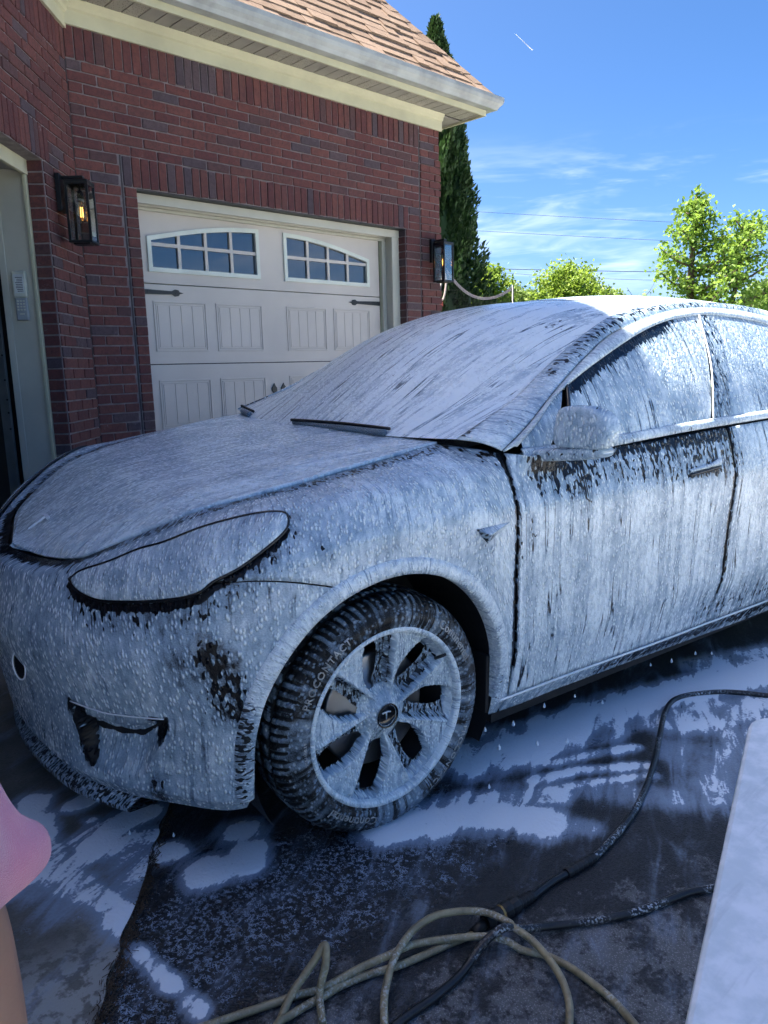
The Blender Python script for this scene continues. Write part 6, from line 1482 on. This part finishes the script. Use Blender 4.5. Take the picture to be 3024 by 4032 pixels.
# ------------------------------------------------------------------ person at the left edge
def person():
    """standing figure, cut by the left edge: pink short-sleeved shirt, bare arm; faces right, leaning a little forward"""
    root = empty('person', (-2.388, -4.489, 0.0)); tag(root, 'person in a pink short-sleeved top at the left edge, bare arm hanging down', 'person')
    base = Vector((-2.388, -4.489, 0)); fw = Vector((.982, .19, 0)); rt = Vector((.19, -.982, 0)); up = Vector((0, 0, 1))   # fw: faces right of the picture; rt: side towards the camera
    zg = CAR_O.z - (base.x - CAR_O.x) * AX_Z.x / AX_Z.z - (base.y - CAR_O.y) * AX_Z.y / AX_Z.z
    def P(f, r, z): return fw * (f - .30 * max(0, z - .93)) + rt * r + up * (z * .97 + zg)
    def skinned(name, nodes, edges, mat, parent, sub=2, root_i=0):
        me = bpy.data.meshes.new(name); me.from_pydata([p for p, r in nodes], edges, []); o = link(name, me, parent); me.materials.append(mat)
        sm = o.modifiers.new('skin', 'SKIN'); sm.use_smooth_shade = True
        for i, (p, r) in enumerate(nodes): me.skin_vertices[0].data[i].radius = r if isinstance(r, tuple) else (r, r)
        for i in range(len(nodes)): me.skin_vertices[0].data[i].use_root = (i == root_i)
        s_ = o.modifiers.new('sub', 'SUBSURF'); s_.levels = sub; s_.render_levels = sub; return o
    # body: one continuous skin
    nodes = [(P(-.02, 0, .80), (.125, .10)), (P(.01, 0, .95), (.110, .085)), (P(.05, 0, 1.10), (.125, .09)), (P(.08, 0, 1.20), (.12, .08)), (P(.105, 0, 1.275), .048), (P(.125, 0, 1.33), .046), (P(.15, 0, 1.40), (.066, .082)), (P(.155, 0, 1.48), (.07, .085)), (P(.15, 0, 1.53), (.045, .055))]
    edges = [(i, i + 1) for i in range(8)]
    def chain(start, pts):
        prev = start
        for p, r in pts: nodes.append((p, r)); edges.append((prev, len(nodes) - 1)); prev = len(nodes) - 1
        return prev
    for sd in (1, -1):
        chain(0, [(P(-.02, .085 * sd, .73), .082), (P(.0, .095 * sd, .58), .068), (P(.01, .10 * sd, .43), .052), (P(-.01, .10 * sd, .28), .047), (P(-.02, .10 * sd, .07), .032), (P(.05, .105 * sd, .035), .032), (P(.13, .11 * sd, .028), .026)])
        if sd > 0: arm = [(P(.09, .155, 1.205), .056), (P(.105, .190, 1.06), .048), (P(.105, .205, .95), .044), (P(.110, .205, .85), .037), (P(.12, .20, .74), .027), (P(.125, .195, .69), (.016, .032))]
        else: arm = [(P(.08, -.155, 1.205), .056), (P(.07, -.20, 1.06), .046), (P(.06, -.21, .95), .041), (P(.09, -.20, .85), .034), (P(.13, -.19, .74), .025), (P(.145, -.185, .69), (.016, .032))]
        w = chain(3, arm)
        d = (nodes[w][0] - nodes[w - 1][0]).normalized(); side = fw
        side = (side - d * side.dot(d)).normalized(); pl = d.cross(side); hp = nodes[w][0]
        for k, (off, ln) in enumerate(((-.024, .062), (-.008, .072), (.008, .068), (.023, .055))):
            b0 = hp + d * .035 + side * off; chain(w, [(b0, .0095), (b0 + d * ln * .5 + pl * .006, .0085), (b0 + d * ln + pl * .020, .0072)])
        chain(w, [(hp - side * .032 + d * .0 + pl * .01, .011), (hp - side * .046 + d * .03 + pl * .018, .0095), (hp - side * .050 + d * .055 + pl * .022, .008)])
    body = skinned('body', nodes, edges, M['skin'], root)
    # face, on the front of the head
    hc = P(.155, 0, 1.45)
    def blob(name, c, rx, ry, rz, mat, par):
        V, F = superq(0, 0, 0, rx, ry, rz, 1.0, 10); V = [c + fw * v[0] + rt * v[1] + up * v[2] for v in V]; return mob(name, V, F, mat, par)
    for sd in (1, -1): blob('eye', hc + fw * .083 + rt * .030 * sd + up * .010, .008, .012, .007, M['eye'], body); blob('ear', hc + rt * .073 * sd + fw * -.005, .020, .009, .030, M['skin'], body)
    blob('nose', hc + fw * .092 + up * -.018, .016, .012, .020, M['skin'], body); blob('mouth', hc + fw * .086 + up * -.050, .007, .022, .007, M['lip'], body)
    V, F = superq(0, 0, 0, .102, .088, .095, .9, 18); V = [hc + fw * (v[0] - .022) + rt * v[1] + up * (v[2] + .035 - (.10 * max(0, -v[0] / .1) * (v[2] < 0))) for v in V if True]
    Fh = [f for f in F if not all((V[i] - hc).dot(fw) > .045 and (V[i] - hc).dot(up) < .06 for i in f)]; mob('hair', V, Fh, M['hair'], root)
    # shirt: body tube that stands off the belly, and two sleeves
    def sleeve(pts, name, n=26, fold=.006):
        V = []; N_ = len(pts); t0 = None
        for i, (p, ra, rb) in enumerate(pts):
            q0 = pts[max(0, i - 1)][0]; q1 = pts[min(N_ - 1, i + 1)][0]; t = (q1 - q0).normalized(); a = (fw - t * fw.dot(t)).normalized(); b = t.cross(a)
            for k in range(n):
                g = 2 * math.pi * k / n; w = 1 + fold / max(ra, .01) * math.sin(g * 3 + i * 1.1) + .5 * fold / max(ra, .01) * math.sin(g * 7 - i * .7)
                V.append(p + a * math.cos(g) * ra * w + b * math.sin(g) * rb * w)
        F = [(i * n + k, i * n + (k + 1) % n, (i + 1) * n + (k + 1) % n, (i + 1) * n + k) for i in range(N_ - 1) for k in range(n)]
        o = mob(name, V, F, M['pink'], root); s_ = o.modifiers.new('cloth', 'SOLIDIFY'); s_.thickness = .004; s_.offset = 1; ss = o.modifiers.new('sub', 'SUBSURF'); ss.levels = 1; ss.render_levels = 2; return o
    sh = sleeve([(P(.10, 0, 1.275), .062, .075), (P(.09, 0, 1.245), .095, .15), (P(.085, 0, 1.20), .115, .178), (P(.075, 0, 1.12), .135, .172), (P(.065, 0, 1.02), .150, .168), (P(.06, 0, .97), .160, .172), (P(.055, 0, .94), .158, .174), (P(.05, 0, .92), .150, .174), (P(.04, 0, .90), .146, .172)], 'shirt', 40, .013)
    sleeve([(P(.08, .13, 1.225), .07, .062), (P(.095, .175, 1.16), .072, .064), (P(.105, .200, 1.08), .074, .064), (P(.108, .208, 1.035), .078, .068), (P(.108, .210, 1.01), .070, .062), (P(.108, .211, 1.00), .077, .068), (P(.108, .212, .978), .073, .065)], 'sleeve', 30, .011)
    sleeve([(P(.08, -.13, 1.225), .07, .062), (P(.088, -.175, 1.16), .07, .062), (P(.075, -.20, 1.08), .07, .062), (P(.07, -.21, 1.02), .07, .062)], 'sleeve', 26, .006)
    # shorts and shoes
    for sd in (1, -1):
        sleeve([(P(-.01, .06 * sd, .84), .115, .10), (P(-.01, .085 * sd, .72), .10, .094), (P(.0, .095 * sd, .56), .088, .084)], 'shorts_leg', 22, .005).data.materials[0] = M['denim']
        blob('shoe', P(.065, .108 * sd, .034), .13, .046, .036, M['sole'], root)
person()
